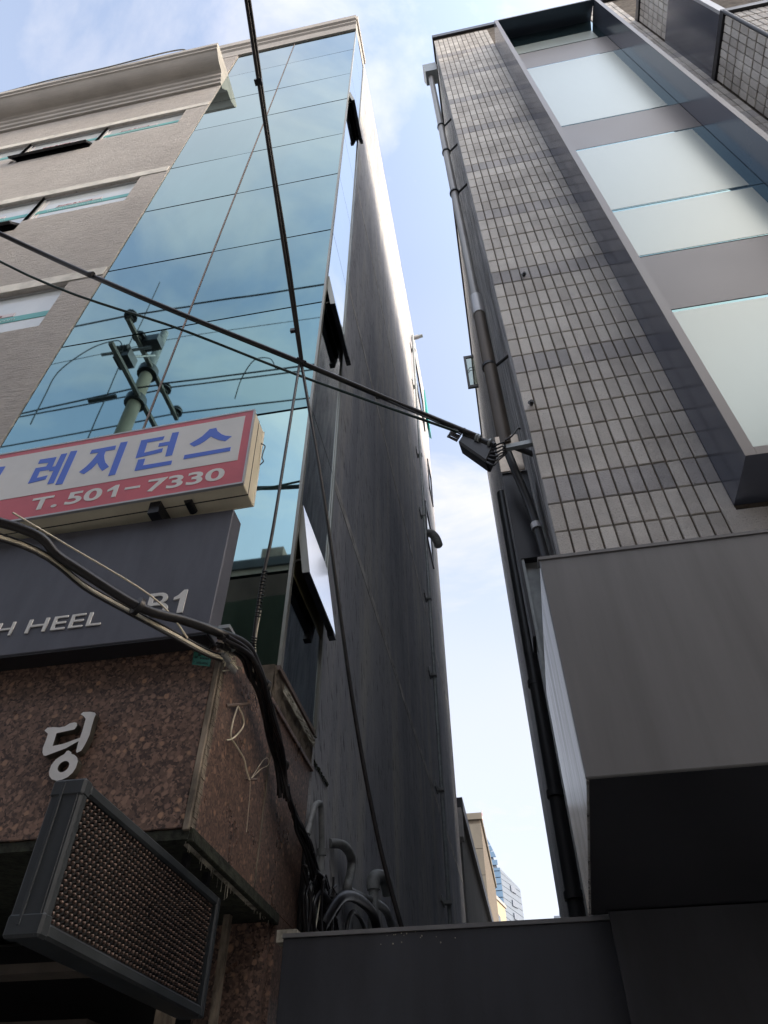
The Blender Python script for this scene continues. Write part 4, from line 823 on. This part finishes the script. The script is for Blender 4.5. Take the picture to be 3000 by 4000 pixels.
lg = MB().prism([(-1.081, 3.060), (-1.073, 3.055), (-1.067, 3.049), (-1.072, 3.046), (-1.080, 3.050)], 2.0340, 2.0349)
for k in range(6): lg.prism([(-1.070+0.0062*k, 3.0345-0.0015*k), (-1.0655+0.0062*k, 3.0335-0.0015*k), (-1.0655+0.0062*k, 3.0405-0.0015*k), (-1.070+0.0062*k, 3.0415-0.0015*k)], 2.0340, 2.0349)
obj('tag_emblem', lg, M['tagtext'], tg)
obj('tie', MB().tube([(-1.04, 2.034, 3.055), (-1.03, 2.02, 3.09)], 0.004, 6), M['cable'], tg)
# splice enclosure at the right corner
SB = thing('cable_splice_box', (0.04, 2.6, 4.7), 'black cable splice enclosure hanging in the gap near the tiled corner', 'box')
sb = MB(); A_, B_, C_, D_ = [Vector(R(*q)) for q in ((-0.014, 1.215, 2.60), (0.000, 1.240, 2.60), (0.064, 1.180, 2.60), (0.043, 1.132, 2.60))]
dd = Vector((0.015, 0.10, 0.0))
sb.hexa([A_, D_, D_+dd, A_+dd, B_, C_, C_+dd, B_+dd])
obj('enclosure', sb, M['black'], SB, bev=0.012)
obj('lid', MB().tube([B_.lerp(A_, 0.1)+dd*0.3+Vector((0.01, -0.02, 0.012)), C_+dd*0.3+Vector((0, -0.02, 0.012))], 0.022, 10), M['pipedark'], SB)
for (u, off_) in ((0.45, 0), (0.53, 0), (0.86, 0)): q = B_.lerp(C_, u); obj('strap', MB().tube([q+Vector((0, 0.0, 0.012)), q+Vector((0.010, 0.0, 0.006))], 0.028, 10), M['zinc'], SB)
fr_ = MB(); random.seed(3)
for k in range(7):
    q = A_.lerp(B_, k/6); fr_.tube(smooth_path([q, q+Vector((-0.035-0.02*random.random(), -0.02, 0.02)), q+Vector((-0.045, -0.01, 0.05)), B_+Vector((0.02, -0.01, 0.03))], 5), 0.005, 6)
for k in range(6):
    q = C_.lerp(D_, k/5); fr_.tube(smooth_path([q, q+Vector((0.035, -0.01, 0.004-0.01*k)), q+Vector((0.06, 0, 0.02-0.005*k)), Vector((0.235, 2.66, 4.70-0.008*k))], 5), 0.0055, 6)
obj('pigtails', fr_, M['cable'], SB, kind='stuff')
# roof cable on the cornice
cable('roof_cable', [(-9.2, 2.25, 16.40), (-7.6, 2.20, 16.36), (-6.6, 2.17, 16.33), (-5.6, 2.165, 16.25), (-4.9, 2.165, 16.34), (-4.35, 2.17, 16.43), (-4.05, 2.19, 16.42), (-4.0, 2.25, 16.34)], 0.012, M['pvc'], 'thin grey cable lying loosely along the top of the left cornice')

# ================================================================== STREET BEHIND THE CAMERA (seen mirrored in the glass, one tall block added for shade)
UP = thing('utility_pole', (-6.1, -1.5, 0), 'concrete utility pole with crossarms mirrored in the blue glass', 'pole')
obj('shaft', MB().tube([(-6.1, -1.5, 0), (-6.1, -1.5, 13.4)], 0.155, 16, taper=0.125), M['wood'], UP)
obj('top_pipe', MB().tube([(-6.1, -1.5, 13.3), (-6.1, -1.5, 15.1)], 0.10, 12, taper=0.085), M['pvc'], UP)
for (z, ya_, yb_) in ((12.5, -0.2, -2.4), (13.5, -0.27, -2.75)):
    obj('crossarm', MB().box(-6.02, -5.94, yb_, ya_, z, z+0.09), M['greyrender'], UP, bev=0.004)
    obj('crossarm_clamp', MB().tube([(-6.1, -1.5, z-0.04), (-6.1, -1.5, z+0.14)], 0.20, 14), M['pipedark'], UP)
for (y, z) in ((-0.30, 13.66), (-2.05, 13.64), (-2.65, 13.64), (-0.75, 13.62)):
    b = MB(); b.tube([(-5.98, y, z-0.08), (-5.98, y, z+0.18)], 0.07, 10); b.tube([(-5.98, y, z), (-5.98, y, z+0.03)], 0.13, 10); b.tube([(-5.98, y, z+0.08), (-5.98, y, z+0.11)], 0.12, 10)
    obj('insulator', b, M['porcelain'], UP)
b = MB()
for k in range(5): b.tube([(-6.25+0.07*k, -0.62, 13.0), (-6.22+0.07*k, -0.62, 13.0)], 0.09, 10)
b.tube([(-6.3, -0.45, 12.62), (-5.7, -0.85, 13.35)], 0.03, 8).box(-6.2, -5.9, -0.9, -0.6, 12.75, 13.0)
obj('insulator_string', b, M['porcelain'], UP)
obj('brace', MB().tube([(-5.95, -0.8, 13.0), (-5.8, -1.15, 13.55)], 0.025, 6), M['palealu'], UP)
obj('switch', MB().box(-5.95, -5.6, -1.05, -0.8, 13.55, 13.75), M['porcelain'], UP)
cab_g = 'power lines strung between the poles behind the viewer'
for (lab, y, zl, zr, r_) in (('power line on the outer end of the upper crossarm mirrored in the glass', -0.30, 13.75, 13.75, 0.018), ('power line on the inner end of the upper crossarm mirrored in the glass', -2.05, 13.7, 13.72, 0.018), ('power line with a splice sleeve beside the pole shaft, mirrored in glass', -1.25, 12.45, 12.62, 0.018), ('thin wire passing just below the pole top, mirrored in glass', -1.62, 14.9, 15.0, 0.008), ('lowest power line on the rear insulator of the pole, mirrored in glass', -2.65, 13.6, 13.62, 0.018)):
    o = thing('power_line', (-6, y, zl), lab, 'cable', cab_g)
    pts = catenary((-34, y, zl+1.0), (-6, y, zl), 0.7, 10)[:-1]+catenary((-6, y, zr), (24, y, zr+1.0), 0.8, 10)
    obj('wire', MB().tube(pts, r_, 6), M['cable'], o)
    if 'splice' in lab: obj('sleeve', MB().tube([(-6.9, y, zl-0.02), (-6.75, y, zl-0.02), (-6.45, y, zl-0.01), (-6.35, y, zl)], 0.045, 8), M['porcelain'], o)
jp = MB().tube(smooth_path([(-7.5, -0.9, 11.4), (-7.55, -0.9, 12.3), (-7.5, -0.85, 13.0), (-7.0, -0.8, 13.6), (-6.4, -0.7, 13.55), (-6.1, -0.6, 13.1)], 8), 0.012, 6).tube(smooth_path([(-4.6, -2.5, 13.6), (-4.5, -2.4, 14.2), (-4.2, -2.2, 14.5), (-3.8, -2.1, 14.3), (-3.6, -2.05, 13.8)], 8), 0.012, 6)
solo('jumper_cable', jp, M['cable'], 'curved jumper loops beside the mirrored pole insulators', 'cable')
solo('drop_wire', MB().tube([(-6.8, -1.4, 17.6), (-6.75, -1.4, 14), (-6.6, -1.4, 9)], 0.012, 6), M['cable'], 'near vertical drop wire mirrored across the blue glass panels', 'cable')
solo('street_cable', MB().tube(catenary((-8, -0.9, 6.6), (8, -2.2, 8.6), 0.5, 12), 0.03, 8).tube(catenary((-8, -0.9, 6.3), (8, -2.2, 8.35), 0.5, 12), 0.012, 6), M['cable'], 'slanting street cable mirrored in the lowest bright glass panel', 'cable')
def plain_building(name, x0, x1, y0, y1, h, m, label, wx=2.4, wz=3.0, front='+y'):
    B = thing(name, ((x0+x1)/2, y1, 0), label, 'building')
    obj('walls', MB().box(x0, x1, y0, y1, 0, h), m, B)
    obj('parapet', MB().box(x0-0.05, x1+0.05, y1-0.25, y1+0.05, h, h+0.25), M['black'], B)
    proto = None; nx = int((x1-x0)/wx); nzr = int((h-1.5)/wz)
    for i in range(nx):
        for j in range(nzr):
            xx = x0+(i+0.5)*(x1-x0)/nx; zz = 1.4+j*wz
            me = MB().box(xx-0.7, xx+0.7, y1+0.005, y1+0.05, zz, zz+0.06).box(xx-0.7, xx+0.7, y1+0.005, y1+0.05, zz+1.34, zz+1.4).box(xx-0.7, xx-0.64, y1+0.005, y1+0.05, zz+0.06, zz+1.34).box(xx+0.64, xx+0.7, y1+0.005, y1+0.05, zz+0.06, zz+1.34)
            me.box(xx-0.64, xx+0.64, y1+0.01, y1+0.02, zz+0.06, zz+1.34, 1)
            obj('window', me, [M['alu'], M['pane_far']], B)
    return B
B1_ = plain_building('shop_building', -22, 8.5, -16, -5.3, 11.3, M['brick'], 'low dark shop building across the street, its roofline mirrored in the lower glass')
obj('chimney', MB().box(-4.75, -4.25, -6.0, -5.5, 11.3, 12.05).box(-4.95, -4.75, -6.0, -5.6, 11.3, 11.75), M['brick'], B1_)
plain_building('sun_shade_block', 15.0, 70.0, -24, -6.2, 25.0, M['greyrender'], 'unseen tall grey block added across the street to shade the lower facades')  # out of view, added and sized to keep low sun off the lower facades

# ================================================================== BEYOND THE ALLEY
NB = thing('rear_house', (-3, 18, 0), 'grey rendered house beyond the left wall with a dark sloping eave line', 'house')
obj('wall', MB().box(-7, -1.07, 14.2, 24.5, 0, 7.15), M['greyrender'], NB)
obj('eave', MB().box(-7, -0.98, 14.0, 24.7, 7.15, 7.42), M['pipedark'], NB)
obj('end_slab', MB().box(-2.0, -1.0, 13.7, 14.0, 6.55, 7.1), M['cornice'], NB)
obj('window', MB().box(-1.075, -1.05, 18.0, 20.0, 4.4, 5.7), M['pane_far'], NB)
NC = thing('stone_clad_building', (-3.6, 40, 0), 'beige stone clad building corner showing above the rear house', 'building')
yb_ = 46.0
for i in range(10):
    for j in range(3):
        obj('stone_slab', MB().box(-0.047*yb_-1.15*(j+1)+0.01, -0.047*yb_-1.15*j-0.01, yb_, yb_+0.1, 18.95-1.55*(i+1)+0.03, 18.95-1.55*i), M['beige'], NC)
obj('core', MB().box(-9, -0.047*yb_-0.01, yb_+0.06, yb_+14, 0, 19.2), M['mortar'], NC)
obj('parapet_cap', MB().box(-9, -0.047*yb_+0.1, yb_-0.1, yb_+14, 19.2, 19.6), M['beige'], NC)
NY = thing('pale_yellow_building', (-3, 70, 0), 'pale yellow building low at the end of the alley', 'building')
obj('walls', MB().hexa([(-3.6, 76, 0), (-3.35, 76, 0), (-2.1, 84, 0), (-3.6, 84, 0), (-3.6, 76, 23.4), (-3.3, 76, 23.4), (-2.25, 84, 24.2), (-3.6, 84, 24.2)]), M['yellow'], NY)
obj('roof_edge', MB().hexa([(-3.7, 75.8, 23.4), (-3.2, 75.8, 23.4), (-2.1, 84.2, 24.2), (-3.7, 84.2, 24.2), (-3.7, 75.8, 23.7), (-3.2, 75.8, 23.7), (-2.1, 84.2, 24.5), (-3.7, 84.2, 24.5)]), M['cornice'], NY)
obj('window', MB().hexa([(-3.02, 78.2, 20.6), (-2.98, 78.2, 20.6), (-2.72, 80.2, 20.6), (-2.76, 80.2, 20.6), (-3.02, 78.2, 22.4), (-2.98, 78.2, 22.4), (-2.72, 80.2, 22.4), (-2.76, 80.2, 22.4)]), M['pane_far'], NY)
HB = thing('rear_shade_block', (5, 20, 0), 'hidden grey block added behind the tiled building to shade the far alley wall', 'house')  # hidden volume added to stop sky glow reaching the far alley wall
obj('walls', MB().box(1.65, 12, 12.7, 28, 0, 14.5), M['greyrender'], HB)
# glass tower: front face to the alley, pale flank receding to the right
TY = 250.0
TWR = thing('glass_tower', (-7, TY, 0), 'tall blue glass office tower with stepped slanting crown far behind the alley', 'tower')
def tw_poly(pts, y, d, m, name):
    mb = MB(); mb.prism(pts, y, y+d); return obj(name, mb, m, TWR)
X_ = lambda r_: r_*TY
Zt = lambda r_: CH+r_*TY
# front glass face in floors
lev = [0.0, 0.258, 0.2655, 0.2735, 0.2815, 0.2895, 0.2975, 0.3055, 0.3135, 0.318]
for a, b in zip(lev, lev[1:]):
    xr_ = -0.0275
    tw_poly([(X_(-0.075), Zt(a)+0.25), (X_(xr_), Zt(a)+0.25), (X_(xr_), Zt(b)), (X_(-0.075), Zt(b))], TY, 0.4, M['towerglass'], 'glass_floor')
for a, b, xr0, xr1 in ((0.321, 0.328, -0.030, -0.030), (0.331, 0.339, -0.031, -0.0335), (0.3395, 0.347, -0.034, -0.0365), (0.3475, 0.355, -0.037, -0.040), (0.3555, 0.367, -0.0405, -0.0455)):
    tw_poly([(X_(-0.075), Zt(a)+0.2), (X_(xr0), Zt(a)+0.2), (X_(xr1), Zt(b)), (X_(-0.075), Zt(b))], TY, 0.4, M['towerglass'], 'glass_floor')
obj('core', MB().hexa([(X_(-0.075), TY+0.6, 0), (X_(-0.029), TY+0.6, 0), (X_(-0.029), TY+40, 0), (X_(-0.075), TY+40, 0), (X_(-0.075), TY+0.6, Zt(0.318)), (X_(-0.029), TY+0.6, Zt(0.318)), (X_(-0.029), TY+40, Zt(0.318)), (X_(-0.075), TY+40, Zt(0.318))])
    .hexa([(X_(-0.075), TY+0.6, Zt(0.318)), (X_(-0.0305), TY+0.6, Zt(0.318)), (X_(-0.0305), TY+30, Zt(0.318)), (X_(-0.075), TY+30, Zt(0.318)), (X_(-0.075), TY+0.6, Zt(0.367)), (X_(-0.046), TY+0.6, Zt(0.367)), (X_(-0.046), TY+30, Zt(0.367)), (X_(-0.075), TY+30, Zt(0.367))]), M['towerpale'], TWR)
# flank facing right, slightly towards us: slanting parallel cladding bands
def flank(u, rz):     # u 0 near edge .. 1 far edge
    y = TY+u*25; rx = -0.028+u*0.0235
    return Vector((rx*y, y, CH+rz*y))
for k in range(17):
    z0 = 0.200+0.0075*k; top = 0.318
    dz = -0.018
    a, b = z0, z0+0.0069
    def cl(u, z): return min(z, 0.318-0.028*u)
    q = [flank(0, cl(0, a)), flank(1, cl(1, a+dz)), flank(1, cl(1, b+dz)), flank(0, cl(0, b))]
    if q[0].z >= q[3].z-0.3: continue
    back = Vector((-0.5, 0.5, 0))
    obj('cladding_band', MB().hexa([q[0], q[1], q[1]+back, q[0]+back, q[3], q[2], q[2]+back, q[3]+back]), M['towerpale'], TWR)
for k, z0 in enumerate((0.268, 0.283, 0.300)):
    q = [flank(0.45, z0-0.012), flank(0.70, z0-0.0155), flank(0.70, z0-0.0085), flank(0.45, z0-0.005)]; f_ = Vector((0.4, -0.4, 0)); 
    obj('louvre_panel', MB().hexa([q[0]+f_, q[1]+f_, q[1], q[0], q[3]+f_, q[2]+f_, q[2], q[3]]), worn('grey louvre', (0.22, 0.26, 0.33), 0.6), TWR)
ms = MB()
for k in range(8):
    z = Zt(0.366)+k*1.0; ms.tube([(X_(-0.0445), TY+2, z), (X_(-0.0442), TY+2, z+1.0)], 0.16, 5, k % 2)
solo('lattice_mast', ms, [M['redwhite'], M['palealu']], 'thin red and white mast behind the stone clad corner', 'mast')
solo('distant_block', MB().box(3.3*2, 4.7*2, 200, 215, 0, 1.6+0.257*200).box(4.1*2, 4.6*2, 200, 215, 1.6+0.257*200, 1.6+0.266*200), M['towerpale'], 'pale distant block barely showing beside the dark drainpipe', 'building')
